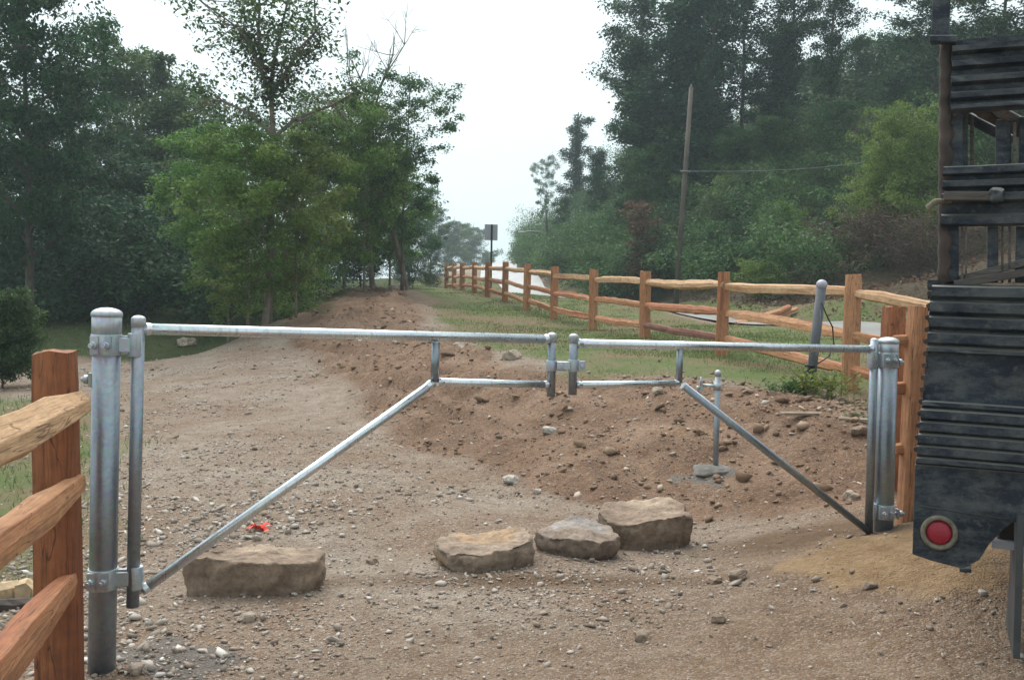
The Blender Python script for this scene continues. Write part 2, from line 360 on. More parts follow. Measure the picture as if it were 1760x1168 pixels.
def Gfull(x, y):
    x = np.atleast_1d(np.asarray(x, float)).ravel(); y = np.atleast_1d(np.asarray(y, float)).ravel()
    z = Gbase(x, y); g, bank, lg, sl, right, sand = zones(x, y)
    near = 1/(1+np.clip(y-14, 0, None)*.08)
    z = z + fbm(x*.8, y*.8, 0, 3, 21)*(.035+.05*bank) + fbm(x*3.2, y*3.2, 0, 3, 31)*(.016+.04*bank)*(1-.6*g)
    z = z + fbm(x*11, y*11, 0, 3, 41)*(.008+.016*bank)*(1-.7*g)*near
    # grader marks running along the bank
    u = x*.80 + y*.60; v = -x*.60 + y*.80
    z = z + (np.abs(fbm(u*3.2, v*.28, 0, 3, 51))-.2)*.17*bank*sstep(9.0, 11, y)*1.5
    # the torn ridge at the top of the bank
    d = seg_dist(x, y, [(-3.4, 29), (-3.05, 26), (-3.2, 23), (-3.35, 19.5)])
    z = z + np.exp(-(d/.38)**2)*(.10+.30*fbm(x*3.2, y*2.2, 0, 4, 61))
    near_ = sstep(22, 18, y)
    z = z + near_*(.10*np.exp(-(seg_dist(x, y, EDGE)/.45)**2) - .07*np.exp(-(seg_dist(x, y, FOOT)/.5)**2))
    # sand heap by the right post, hollow round the rocks, mound at the lip
    z = z + sand*.04*(1+fbm(x*9, y*9, 0, 2, 71)*.4)
    z = z - .05*np.exp(-(((x-1.05)/.9)**2 + ((y-6.9)/.45)**2))
    z = z + right*sstep(0, 6, y)*fbm(x*.35, y*.35, 0, 3, 81)*.5
    rb = sstep(-.2, .25, poly_sd(x, y, ROADN + ROADF[::-1]))
    return z*(1-rb) + (Gbase(x, y)-.05)*rb
def G1(x, y): return float(Gfull([x], [y])[0])

ys = [-12 + i*.7 for i in range(20)]
y = 2.0
while y < 420: ys.append(y); y *= 1.0092 if y < 60 else 1.02
ys = np.array(ys); tt = np.linspace(-1, 1, 620); ss = .72*tt + 2.3*np.sign(tt)*np.abs(tt)**5
XX = ss[None, :]*(np.clip(ys, 0, None)[:, None] + 1.6) ; YY = np.repeat(ys[:, None], len(tt), 1)
XX[ys < 0.5] = ss[None, :]*4
xf, yf = XX.ravel(), YY.ravel(); zf = Gfull(xf, yf); zn = zones(xf, yf)
nr, nc = XX.shape; I = np.arange(nr*nc).reshape(nr, nc)
F = np.stack([I[:-1, :-1], I[:-1, 1:], I[1:, 1:], I[1:, :-1]], -1).reshape(-1, 4)
cem = np.maximum(sstep(.3, -.1, np.hypot((xf+1.42)/.42, (yf-4.32)/.20) - 1 + fbm(xf*5, yf*5, 0, 4, 91)*1.1), 0)
cem = np.maximum(cem, sstep(.25, -.1, np.hypot((xf-1.6)/.22, (yf-7.9)/.16) - 1 + fbm(xf*6, yf*6, 0, 4, 92)*.9))
m, t, b = new_mat('ground_soil')
co = coord(t)
nA = noise(t, co, .55, 5, .6); nB = noise(t, co, 5, 6, .65); nC = noise(t, co, 38, 8, .75); nD = noise(t, co, 1.6, 4, .6, .5)
vo = nd(t, 'ShaderNodeTexVoronoi'); vo.inputs['Scale'].default_value = 85; t.links.new(co, vo.inputs['Vector'])
vo2 = nd(t, 'ShaderNodeTexVoronoi'); vo2.inputs['Scale'].default_value = 17; t.links.new(co, vo2.inputs['Vector'])
grav = ramp(t, [(.3, (.215, .160, .120)), (.5, (.300, .238, .187)), (.7, (.375, .312, .255))], nB.outputs[0]).outputs[0]
grav = mixc(t, ramp(t, [(.42, (0, 0, 0)), (.62, (.75, .75, .75))], nA.outputs[0]).outputs[0], grav, (.20, .118, .07))
dirt = ramp(t, [(.3, (.175, .110, .072)), (.5, (.235, .158, .105)), (.7, (.295, .21, .148))], nB.outputs[0]).outputs[0]
grav = mixc(t, attr(t, 'dirt'), grav, dirt)
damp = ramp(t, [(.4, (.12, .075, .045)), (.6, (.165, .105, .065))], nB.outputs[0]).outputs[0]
peb = nd(t, 'ShaderNodeSeparateColor'); t.links.new(vo.outputs['Color'], peb.inputs[0])
grav = mixc(t, ramp(t, [(.74, (0, 0, 0)), (.84, (.5, .5, .5))], peb.outputs[0]).outputs[0], grav, (.42, .35, .29))
grav = mixc(t, ramp(t, [(.2, (.35, .35, .35)), (.3, (0, 0, 0))], peb.outputs[1]).outputs[0], grav, (.13, .09, .065))
bankc = ramp(t, [(.3, (.135, .076, .048)), (.5, (.20, .122, .080)), (.68, (.275, .18, .125))], nD.outputs[0]).outputs[0]
bankc = mixc(t, ramp(t, [(.5, (0, 0, 0)), (.68, (.6, .6, .6))], nB.outputs[0]).outputs[0], bankc, (.28, .17, .10))
bankc = mixc(t, ramp(t, [(.86, (0, 0, 0)), (.94, (.35, .35, .35))], peb.outputs[2]).outputs[0], bankc, (.42, .34, .27))
sandc = ramp(t, [(.35, (.24, .150, .080)), (.65, (.35, .235, .135))], nB.outputs[0]).outputs[0]
grassc = ramp(t, [(.3, (.085, .125, .036)), (.5, (.12, .15, .052)), (.64, (.18, .155, .085))], nD.outputs[0]).outputs[0]
grassc = mixc(t, ramp(t, [(.46, (0, 0, 0)), (.6, (.85, .85, .85))], nA.outputs[0]).outputs[0], grassc, (.20, .14, .085))
litter = ramp(t, [(.35, (.045, .034, .020)), (.65, (.095, .068, .040))], nB.outputs[0]).outputs[0]
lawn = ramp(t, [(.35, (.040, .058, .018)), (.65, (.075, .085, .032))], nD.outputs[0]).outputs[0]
def edge(a, sharp=.18):
    ad = nd(t, 'ShaderNodeMath', operation='ADD'); sb = nd(t, 'ShaderNodeMath', operation='MULTIPLY_ADD'); sb.inputs[1].default_value = .9; sb.inputs[2].default_value = -.45
    t.links.new(nB.outputs[0], sb.inputs[0]); t.links.new(attr(t, a), ad.inputs[0]); t.links.new(sb.outputs[0], ad.inputs[1])
    return ramp(t, [(.5-sharp, (0, 0, 0)), (.5+sharp, (1, 1, 1))], ad.outputs[0]).outputs[0]
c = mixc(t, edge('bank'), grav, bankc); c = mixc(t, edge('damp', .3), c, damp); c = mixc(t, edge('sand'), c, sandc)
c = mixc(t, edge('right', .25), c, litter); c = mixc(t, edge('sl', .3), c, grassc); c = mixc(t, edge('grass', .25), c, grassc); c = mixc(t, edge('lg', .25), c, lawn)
c = mixc(t, edge('cem', .15), c, (.18, .155, .135))
sp = ramp(t, [(.25, (.25, .25, .25)), (.75, (.75, .75, .75))], nC.outputs[0]).outputs[0]
c = mixc(t, .55, c, sp, 'OVERLAY')
t.links.new(c, b.inputs['Base Color']); b.inputs['Roughness'].default_value = .95; b.inputs['Specular IOR Level'].default_value = .2
h1 = nd(t, 'ShaderNodeMath', operation='MULTIPLY_ADD'); h1.inputs[1].default_value = -.8; t.links.new(vo.outputs['Distance'], h1.inputs[0]); t.links.new(nC.outputs[0], h1.inputs[2])
h2 = nd(t, 'ShaderNodeMath', operation='MULTIPLY_ADD'); h2.inputs[1].default_value = -1.2; t.links.new(vo2.outputs['Distance'], h2.inputs[0]); t.links.new(h1.outputs[0], h2.inputs[2])
bump(t, b, h2.outputs[0], .9, .022)
M['ground'] = m
gr = np_mesh('ground', np.stack([xf, yf, zf], 1), F, m, smooth=True,
             attrs=dict(grass=zn[0], bank=zn[1], lg=zn[2], sl=zn[3], right=zn[4], sand=zn[5], cem=cem, dirt=dirtmask(xf, yf),
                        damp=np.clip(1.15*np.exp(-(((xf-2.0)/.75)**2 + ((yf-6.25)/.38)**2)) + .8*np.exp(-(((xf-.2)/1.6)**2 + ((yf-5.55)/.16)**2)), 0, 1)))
tag(gr, kind='structure'); GROUND_MIN = zf.min()

# road strip
def lerp_poly(pts, n=160):
    pts = np.array(pts, float); d = np.concatenate([[0], np.cumsum(np.hypot(*np.diff(pts, axis=0).T))]); s = np.linspace(0, d[-1], n)
    return np.stack([np.interp(s, d, pts[:, 0]), np.interp(s, d, pts[:, 1])], 1)
a_, b_ = lerp_poly(ROADN), lerp_poly(ROADF); K = 9
V = []; 
for k in range(K):
    f = k/(K-1); q = a_*(1-f)+b_*f
    e = 0.07*(1-(2*f-1)**4) + .02
    V.append(np.column_stack([q, Gbase(q[:, 0], q[:, 1]) + e*.4 + .02]))
V = np.stack(V, 1).reshape(-1, 3); I = np.arange(160*K).reshape(160, K)
F = np.stack([I[:-1, :-1], I[:-1, 1:], I[1:, 1:], I[1:, :-1]], -1).reshape(-1, 4)
m, t, b = new_mat('worn_asphalt'); co = coord(t); n1 = noise(t, co, 1.2, 5); n2 = noise(t, co, 45, 4)
c = ramp(t, [(.3, (.22, .215, .215)), (.7, (.32, .31, .30))], n1.outputs[0]).outputs[0]
c = mixc(t, .5, c, ramp(t, [(.3, (.3, .3, .3)), (.7, (.7, .7, .7))], n2.outputs[0]).outputs[0], 'OVERLAY')
t.links.new(c, b.inputs['Base Color']); b.inputs['Roughness'].default_value = .33; b.inputs['Specular IOR Level'].default_value = .6
tag(np_mesh('road', V, F, m, smooth=True), kind='structure')

# ------------------------------------------------------------------ loose stones, clods, grass (stuff)
rng = np.random.default_rng(7)
ph = (1+5**.5)/2
ICO = np.array([(-1, ph, 0), (1, ph, 0), (-1, -ph, 0), (1, -ph, 0), (0, -1, ph), (0, 1, ph), (0, -1, -ph), (0, 1, -ph), (ph, 0, -1), (ph, 0, 1), (-ph, 0, -1), (-ph, 0, 1)])/math.sqrt(1+ph*ph)
ICOF = np.array([(0, 11, 5), (0, 5, 1), (0, 1, 7), (0, 7, 10), (0, 10, 11), (1, 5, 9), (5, 11, 4), (11, 10, 2), (10, 7, 6), (7, 1, 8), (3, 9, 4), (3, 4, 2), (3, 2, 6), (3, 6, 8), (3, 8, 9), (4, 9, 5), (2, 4, 11), (6, 2, 10), (8, 6, 7), (9, 8, 1)])
def scatter_xy(n, y0, y1, half=.62, power=1.0):
    u = rng.random(n); yy = y0*(y1/y0)**(u**power)
    return (rng.random(n)*2-1)*half*(yy+.6), yy
def stones(name, x, y, size, mat, label, cat, sink=.25):
    n = len(x); z = Gfull(x, y)
    s = size[:, None]*(1+rng.normal(0, .3, (n, 3)))*np.array([1.15, .8, .5]); s = np.abs(s)
    V = ICO[None]*(1+rng.normal(0, .34, (n, 12, 1)))*s[:, None]
    a = rng.random(n)*6.28; tl = rng.normal(0, .35, n); ca, sa, ct, st = np.cos(a), np.sin(a), np.cos(tl), np.sin(tl)
    x1 = V[..., 0]*ct[:, None] - V[..., 2]*st[:, None]; z1 = V[..., 0]*st[:, None] + V[..., 2]*ct[:, None]
    X = x1*ca[:, None] - V[..., 1]*sa[:, None]; Yv = x1*sa[:, None] + V[..., 1]*ca[:, None]
    V = np.stack([X + x[:, None], Yv + y[:, None], z1 + (z + s[:, 2]*(1-2*sink))[:, None]], -1).reshape(-1, 3)
    F = (ICOF[None] + (np.arange(n)*12)[:, None, None]).reshape(-1, 3)
    o = np_mesh(name, V, F, mat, rnd=np.repeat(rng.random(n)**1.1, 12)); return tag(o, label, cat, kind='stuff')
x, y = scatter_xy(130000, 3.0, 20, .75)
g, bk, lg, sl, rt, sn = zones(x, y)
keep = rng.random(len(x)) < (1-np.maximum(g, sl)*.9)*(1-.9*sn)*(1-bk*.6)*(1-lg)*(.15+.85*sstep(-.2, .25, fbm(x*.9, y*.9, 0, 4, 15)))*(1-.8*dirtmask(x, y))
x, y = x[keep], y[keep]; sz = .0032*np.exp(rng.normal(0, .62, len(x)))*(1+.07*y) + .0015
stones('gravel', x, y, np.clip(sz, .003, .022+.0012*y), M['gravel'], 'loose pale gravel and crushed stone spread over the dirt drive', 'gravel')
n = 4200; a = rng.random(n); x = np.where(a < .5, rng.normal(-1.75, .42, n), rng.uniform(-3.2, -1.2, n)); y = np.where(a < .5, rng.normal(5.6, .9, n), rng.uniform(3.2, 7.5, n))
k = fbm(x*1.4, y*1.4, 0, 3, 19) > -.15; x, y = x[k], y[k]
stones('crushed_stone', x, y, np.clip(.010*np.exp(rng.normal(0, .6, len(x))), .005, .032), M['gravel_pale'], 'pale crushed stone heaped along the left fence and gate post', 'crushed stone')
x, y = scatter_xy(42000, 5.5, 34, .6)
g, bk, lg, sl, rt, sn = zones(x, y); keep = (rng.random(len(x)) < bk*(1-g)); x, y = x[keep], y[keep]
sz = np.clip(.0036*np.exp(rng.normal(0, .8, len(x)))*(1+.08*y), .003, .06)
stones('soil_clods', x, y, sz, M['clod'], 'brown soil clods and small stones on the graded dirt bank', 'soil')

def blades(n, x, y, h, wd, mat, name, label, cat):
    z = Gfull(x, y) - .005; a = rng.random(n)*6.28; lean = rng.normal(0, .45, (n, 2))*h[:, None]
    b0 = np.stack([x-np.cos(a)*wd, y-np.sin(a)*wd, z], 1); b1 = np.stack([x+np.cos(a)*wd, y+np.sin(a)*wd, z], 1)
    tp = np.stack([x+lean[:, 0], y+lean[:, 1], z+h], 1)
    V = np.stack([b0, b1, tp], 1).reshape(-1, 3); F = np.arange(3*n).reshape(-1, 3)
    o = np_mesh(name, V, F, mat, rnd=np.repeat(np.clip(rng.beta(2.2, 2.4, n)+.18*fbm(x*.7, y*.7, 0, 2, 3), 0, 1), 3)); return tag(o, label, cat, kind='stuff')
x, y = scatter_xy(480000, 8, 55, .62, .8)
g, bk, lg, sl, rt, sn = zones(x, y); dens = np.maximum(g, 0)*(.10+.9*sstep(-.2, .25, fbm(x*.9, y*.9, 0, 4, 25)))*(.45+.55*sstep(10, 17, y))
dens *= np.where(x > np.interp(y, [0, 8, 16, 25, 34, 46], [16, 11, 7.5, 4.5, 2.6, .8]), 1.0, .22+.78*sstep(.1, 2.2, poly_sd(x, y, GRASS))); dens *= 1-(poly_sd(x, y, ROADN+ROADF[::-1]) > -.1)
keep = rng.random(len(x)) < dens; x, y = x[keep], y[keep]; n = len(x)
blades(n, x, y, (.018+.032*rng.random(n)), (.0018+.00032*y), M['grass'], 'grass', 'short patchy green grass on the raised shelf along the rail fence', 'grass')
x, y = scatter_xy(160000, 5, 60, 1.0, .7)
g, bk, lg, sl, rt, sn = zones(x, y); keep = rng.random(len(x)) < np.maximum(sl*.55, lg*.8)*(x < -2.2)*(1-bk); x, y = x[keep], y[keep]; n = len(x)
blades(n, x, y, (.03+.07*rng.random(n)), (.0022+.0004*y), M['grass'], 'verge_grass', 'thin grass and weeds left of the drive and under the trees', 'grass')

# ------------------------------------------------------------------ boulders and single stones
def ico_sphere(sub):
    V = [tuple(v) for v in ICO]; F = [tuple(f) for f in ICOF]
    for _ in range(sub):
        mid = {}; nf = []
        def mp(a, b):
            k = (min(a, b), max(a, b))
            if k not in mid:
                v = np.array(V[a])+np.array(V[b]); v /= np.linalg.norm(v); V.append(tuple(v)); mid[k] = len(V)-1
            return mid[k]
        for a, b, c in F:
            ab, bc, ca = mp(a, b), mp(b, c), mp(c, a); nf += [(a, ab, ca), (b, bc, ab), (c, ca, bc), (ab, bc, ca)]
        F = nf
    return np.array(V), np.array(F)
S4 = ico_sphere(4); S2 = ico_sphere(2); S3 = ico_sphere(3)
def rock_shape(sph, size, seed, boxy=.35, cuts=9, rough=.075):
    r = np.random.default_rng(seed); V = sph[0].copy()
    V = np.sign(V)*np.abs(V)**boxy; V = V/np.abs(V).max()
    for k in range(cuts):
        n = r.normal(0, 1, 3); n[2] = n[2]*.6+.15; n /= np.linalg.norm(n); d = r.uniform(.72, 1.05)
        ex = V @ n - d; V = V - np.clip(ex, 0, None)[:, None]*n
    s = np.array(size)/2
    N = sph[0]; q = V*s; L = max(size)
    disp = fbm(q[:, 0]*4/L+seed, q[:, 1]*4/L, q[:, 2]*4/L, 4, seed)*rough*1.5 + fbm(q[:, 0]*16/L, q[:, 1]*16/L, q[:, 2]*22/L, 3, seed+3)*rough*.5
    return q + N*(disp*L)[:, None]*np.array([.8, .8, .6])
def rock(px, py, Y, size, seed, label, mat='rock', rz=0, tilt=(0, 0), group=None, sph=None, name='boulder', cat='boulder', boxy=.35, sink=.12):
    p = P(px, py, Y); cy = Y + size[1]*.4; cx = p.x*cy/Y; V = rock_shape(S4 if sph is None else sph, size, seed, boxy)
    F = S4[1] if sph is None else sph[1]
    o = np_mesh(name, V, F, M[mat], smooth=True)
    z = G1(cx, cy)
    o.location = (cx, cy, z + size[2]*(.5-sink)); o.rotation_euler = (tilt[0], tilt[1], rz)
    if sph is None or True:
        me = o.data; me.polygons.foreach_set('use_smooth', np.zeros(len(me.polygons), bool)) if sph is not None else None
    return tag(o, label, cat, group)
def slab(px, py, Y, outline, h, seed, label, mat, rz=0, tilt=(0, 0), under=.14):
    """flat topped quarry stone: outline (x, y) of the top in metres, undercut front, chipped edges"""
    r = np.random.default_rng(seed); pts = np.array(outline, float); q = np.vstack([pts, pts[:1]]); dd = np.concatenate([[0], np.cumsum(np.hypot(*np.diff(q, axis=0).T))]); n = 170
    ss_ = np.linspace(0, dd[-1], n, endpoint=False); ox = np.interp(ss_, dd, q[:, 0]); oy = np.interp(ss_, dd, q[:, 1]); cx, cy = ox.mean(), oy.mean()
    h += .02; V = []; lev = [(0.0, -.10, 1-under), (.0, .04, 1-under*.8), (0, .16, 1-under*.6), (0, .30, 1-under*.3), (0, .45, 1-under*.1), (0, .60, 1.0), (0, .72, 1.0), (0, .84, .995), (0, .93, .99), (0, .98, .975), (0, 1.0, .955)] + [(0, 1.0, .9-.1*q_) for q_ in range(9)]
    for _, f, k in lev:
        x = cx + (ox-cx)*k; y = cy + (oy-cy)*k; z = np.full(n, f*h)
        am = .030 if f < .99 else .004
        a1 = fbm(x*7+seed, y*7, z*9, 4, seed)*am - np.abs(fbm(x*11, y*11, z*26+seed, 4, seed+1))*am*1.3; L = np.hypot(x-cx, y-cy)+1e-6
        z2 = z + fbm(x*5+seed, y*5, 0, 4, seed+2)*.035*f + (np.floor(fbm(x*4, y*6, 0, 2, seed+6)*5)/5)*.020*f + fbm(x*26, y*26, 0, 3, seed+4)*.009*f + (x-cx)*tilt[1]*f + (y-cy)*tilt[0]*f
        a1 = a1 + fbm(ox*3.2+seed, oy*3.2, 0, 3, seed+9)*.06*k; V.append(np.column_stack([x + (x-cx)/L*a1, y + (y-cy)/L*a1, z2]))
    m_ = len(lev); V = np.concatenate(V + [np.array([[cx, cy, V[-1][:, 2].mean()]])]); F = [(i*n+k, i*n+(k+1) % n, (i+1)*n+(k+1) % n, (i+1)*n+k) for i in range(m_-1) for k in range(n)]
    o = np_mesh('boulder', V, [np.array(F), np.array([((m_-1)*n+k, (m_-1)*n+(k+1) % n, m_*n) for k in range(n)])], M[mat], smooth=False)
    p = P(px, py, Y); o.location = (p.x, p.y, min(G1(p.x-.15, p.y), G1(p.x+.15, p.y+.15)) - .035); o.rotation_euler = (0, 0, rz); return tag(o, label, 'boulder', GB)
GB = 'large stones lined up across the drive'
slab(435, 1018, 5.25, [(-.37, .02), (-.30, .0), (.30, .0), (.36, .05), (.37, .22), (.33, .36), (-.10, .38), (-.24, .30), (-.34, .16)], .20, 3, 'long flat-topped brown boulder standing alone on the left of the drive', 'rock', .03, under=.05)
slab(826, 985, 5.7, [(-.31, .10), (-.20, -.02), (.05, .0), (.20, .07), (.33, .14), (.31, .38), (.05, .46), (-.22, .42), (-.31, .28)], .155, 12, 'flat boulder with an orange stained top, leftmost of the three touching stones', 'rock_orange', 0, (.05, .05))
slab(990, 955, 5.95, [(-.26, .22), (-.10, .06), (.14, .0), (.27, .12), (.25, .34), (.05, .46), (-.12, .42)], .165, 25, 'tilted boulder with a blue grey patch on top, between the two other touching stones', 'rock_blue', 0, (.16, .02), .3)
slab(1118, 940, 6.3, [(-.30, .06), (-.10, .0), (.22, .03), (.31, .12), (.30, .34), (.20, .48), (-.06, .52), (-.24, .40), (-.32, .22)], .235, 37, 'thick rounded boulder with a dark front, rightmost of the three touching stones', 'rock', 0, (.10, .03), .10)
for px, py, Y, s, seed, lab, mt in [
    (1104, 1075, 4.62, .10, 1, 'small square brown stone alone on the dirt below the three touching boulders', 'rock_orange'),
    (1233, 1057, 4.75, .08, 2, 'small dark flat stone right of the square brown stone', 'rock'),
    (1268, 990, 5.45, .13, 3, 'flat orange brown stone on the dirt right of the dark fronted boulder', 'rock_orange'),
    (1230, 990, 5.45, .10, 4, 'small brown stone touching the left side of the flat orange brown stone', 'rock'),
    (425, 1055, 4.85, .10, 5, 'pale grey stone just in front of the lone flat-topped boulder', 'gravelstone'),
    (1462, 850, 7.0, .16, 6, 'pale half buried stone on the dirt left of the right gate post', 'gravelstone'),
    (945, 768, 9.4, .17, 7, 'pale whitish stone lying on the brown bank under the gate latch', 'whitestone'),
    (1130, 705, 9.9, .14, 8, 'small pale stone high on the bank below the right gate leaf', 'gravelstone'),
    (880, 815, 8.2, .16, 9, 'flat whitish stone at the foot of the bank', 'whitestone'),
    (1405, 700, 9.2, .20, 10, 'pale flat stone at the roots of the green weeds', 'gravelstone'),
    (1445, 715, 9.1, .14, 11, 'pink stone in the soil right of the green weeds', 'rock_orange'),
    (1478, 770, 8.0, .17, 12, 'brown stone on the bank close to the right hinge pipe', 'rock'),
    (880, 632, 12.5, .30, 13, 'pale stone outcrop on the bank behind the left gate rail', 'gravelstone'),
    (790, 608, 14.2, .26, 14, 'pale angular stone on the bank edge beside the short gate strut', 'gravelstone'),
    (322, 551, 24, .45, 15, 'grey stone in the grass beyond the drive', 'gravelstone'),
    (352, 575, 22, .22, 16, 'small white stone at the far end of the drive', 'whitestone'),
    (1495, 1010, 4.9, .08, 17, 'thin flat stone on the orange sand by the truck', 'rock_orange'),
    (1690, 1012, 4.6, .05, 18, 'small bluish white stone on the ground beneath the truck', 'whitestone'),
    (130, 1160, 4.0, .13, 19, 'grey stone at the foot of the left gate post', 'gravelstone'),
    (235, 1150, 4.15, .08, 20, 'small grey stone on the cement right of the left gate post', 'gravelstone'),
    (640, 968, 5.9, .09, 21, 'small stone on the drive between the lone boulder and the three touching boulders', 'rock'),
    (683, 510, 29, .5, 22, 'grey stone poking out of the torn ridge at the top of the bank', 'gravelstone')]:
    if mt not in M:
        M['gravelstone'] = mat_stone('pale_stone', (.24, .19, .15), (.35, .29, .24), (.46, .40, .34)); M['whitestone'] = mat_stone('white_stone', (.34, .31, .28), (.45, .42, .39), (.55, .52, .49))
    rock(px, py, Y, (s, s*.75, s*.5), 100+seed, lab, mt, rz=seed*1.3, sph=S2 if s < .12 else S3, name='stone', cat='stone', group='single stones lying about', boxy=.6, sink=.2)

# ------------------------------------------------------------------ gate posts and gate leaves
def vpipe(mb, a, b, r, n=20): return mb.tube([a, b], r, n)
def gate_post(px_top, py_top, px_bot, py_bot, Y, r, label, hinges, side):
    a = P(px_top, py_top, Y); b = P(px_bot, py_bot, Y); b.z = G1(b.x, b.y) 
    t = thing('gate_post', label, 'gate post', b)
    A = a - b; d = A.normalized()
    cap_h = .16
    mb = MB(); mb.tube([-d*.25, A - d*.03], r, 28); mb.build('post_pipe', M['galv_shaded'], t)
    c = MB(); c.tube([A - d*.13, A-d*.028], r*1.06, 28).dome(A - d*.03, d, r*1.12, .027, 28, 6, .012); c.build('cap', M['galv_cast'], t)
    return t, a, b
def clamp(t, O, zc, r, ang, tube_pt, rt, lab='hinge_clamp'):
    """hinge clamp: band round the post, two bolted ears, link and band round the hinge pipe (all local to t)"""
    c = Vector((0, 0, zc)) + O
    mb = MB(); mb.tube([c-Vector((0, 0, .045)), c+Vector((0, 0, .045))], r*1.10, 28)
    dl = (tube_pt - c); dl.z = 0; L = dl.length; dl.normalize(); pr = Vector((-dl.y, dl.x, 0))
    rot = Matrix((dl, pr, Vector((0, 0, 1)))).transposed()
    mb.box(c + dl*(r + (L-r)/2 - .01), (L-r+.03, .016, .08), rot)
    mb.box(c + dl*(r + (L-r)/2 - .01) - pr*.02, ((L-r)*.8, .012, .06), rot)
    mb.tube([Vector((tube_pt.x, tube_pt.y, c.z-.05)), Vector((tube_pt.x, tube_pt.y, c.z+.05))], rt*1.18, 20)
    o = mb.build('hinge_clamp', M['galv_cast'], t, .002)
    fr = Vector((0, -1, 0))
    for k, s in enumerate((-1, 1)):
        q = c + dl*(s*r*.45) + fr*(r*1.02)
        b = MB(); b.tube([q - fr*.02, q + fr*.028], .016, 6); b.tube([q + fr*.028, q + fr*.045], .009, 10)
        b.box(q - Vector((0, 0, 0)) - fr*.004, (.034, .02, .075)); b.build('bolt', M['galv_cast'], o)
    return o
tL, aL, bL = gate_post(184, 527, 175, 1150, 4.2, .0575, 'thick galvanised steel gate post beside the near wooden fence post', None, 1)
tR, aR, bR = gate_post(1527, 578, 1519, 893, 6.0, .0575, 'thick galvanised steel gate post standing next to the truck', None, -1)

def leafZ(px, x0, z0, x1, z1):
    f = (px-x0)/(x1-x0); return 1/((1/z0)*(1-f) + (1/z1)*f)
def LL(px, py): return P(px, py, leafZ(px, 235, 4.22, 947, 5.2))
def RR(px, py): return P(px, py, leafZ(px, 985, 5.2, 1497, 5.97))
def gate_leaf(label, loc, specs, caps):
    t = thing('gate_leaf', label, 'gate', loc, 0, 'two leaves of the pipe gate')
    for nm, a, b, r, wn in specs:
        mb = MB(); a = a-t.location; b = b-t.location
        mb.tube([a, b], r, 22)
        if wn:   # weld collars
            for q, dd in ((a, (b-a).normalized()), (b, (a-b).normalized())): mb.tube([q + dd*.012, q + dd*.024, q + dd*.034], [r*1.12, r*1.10, r*1.0], 22, False)
        mb.build(nm, M['galv_shaded' if nm in ('hinge_pipe', 'strut', 'end_pipe') or (nm == 'brace' and not wn) else 'galv'], t)  # uprights and the right brace take the steel with shade in its colour
    for q, d, r in caps:
        mb = MB(); mb.dome(q - t.location, d, r*1.13, .016, 20, 5, .035); mb.build('cap', M['galv_cast'], t)
    return t
up = Vector((0, 0, 1))
h0, h1 = LL(238, 548), LL(228, 1042)
e0, e1 = LL(949, 576), LL(947, 681)
lt = gate_leaf('left gate leaf of shiny galvanised pipe with a long brace rising from the near hinge', LL(228, 1042), [
    ('hinge_pipe', h0, h1, .027, 0), ('top_rail', LL(246, 565), LL(944, 583), .0245, 1), ('lower_rail', LL(752, 656), LL(944, 661), .020, 1),
    ('brace', LL(243, 1015), LL(744, 658), .0225, 1), ('strut', LL(749, 588), LL(747, 656), .0205, 0), ('end_pipe', e0, e1, .0225, 0)],
    [(h0, up, .027), (e0, up, .0225)])
k0, k1 = RR(1503, 585), RR(1493, 915)
f0, f1 = RR(986, 578), RR(984, 678)
rt_ = gate_leaf('right gate leaf of galvanised pipe with a brace coloured as in shade, falling to the far hinge', RR(1493, 915), [
    ('hinge_pipe', k0, k1, .025, 0), ('top_rail', RR(990, 590), RR(1500, 600), .0235, 1), ('lower_rail', RR(990, 661), RR(1168, 658), .018, 1),
    ('brace', RR(1174, 662), RR(1491, 911), .021, 0), ('strut', RR(1169, 596), RR(1167, 657), .0185, 0), ('end_pipe', f0, f1, .0225, 0)],
    [(k0, up, .022), (f0, up, .0225)])
# hinge clamps belong to the posts
def at_local(p, t): return p - t.location
for z_px in (592, 993):
    p = P(182, z_px, 4.2); q = LL(233, z_px); ax = Vector((0, 0, p.z - tL.location.z))
    f = (p.z-bL.z)/(aL.z-bL.z); off = (aL-bL)*f; off.z = 0
    clamp(tL, off, p.z - tL.location.z, .0575, 0, at_local(q, tL), .027)
for z_px in (618, 878):
    p = P(1525, z_px, 6.0); q = RR(1499, z_px); f = (p.z-bR.z)/(aR.z-bR.z); off = (aR-bR)*f; off.z = 0
    clamp(tR, off, p.z - tR.location.z, .0575, 0, at_local(q, tR), .025)
# side eye bolts of the posts (for the chain)
for t, px, py, Y, s in ((tL, 152, 652, 4.2, -1), (tR, 1545, 622, 6.0, 1), (tR, 1546, 882, 6.0, 1)):
    p = P(px, py, Y) - t.location; mb = MB(); mb.tube([p + Vector((-s*.05, 0, 0)), p + Vector((s*.03, 0, 0))], .009, 10); mb.tube([p + Vector((s*.0, 0, 0)), p + Vector((s*.018, 0, 0))], .020, 6)
    mb.box(p + Vector((-s*.015, 0, 0)), (.012, .05, .06)); mb.build('side_bolt', M['galv_cast'], t)
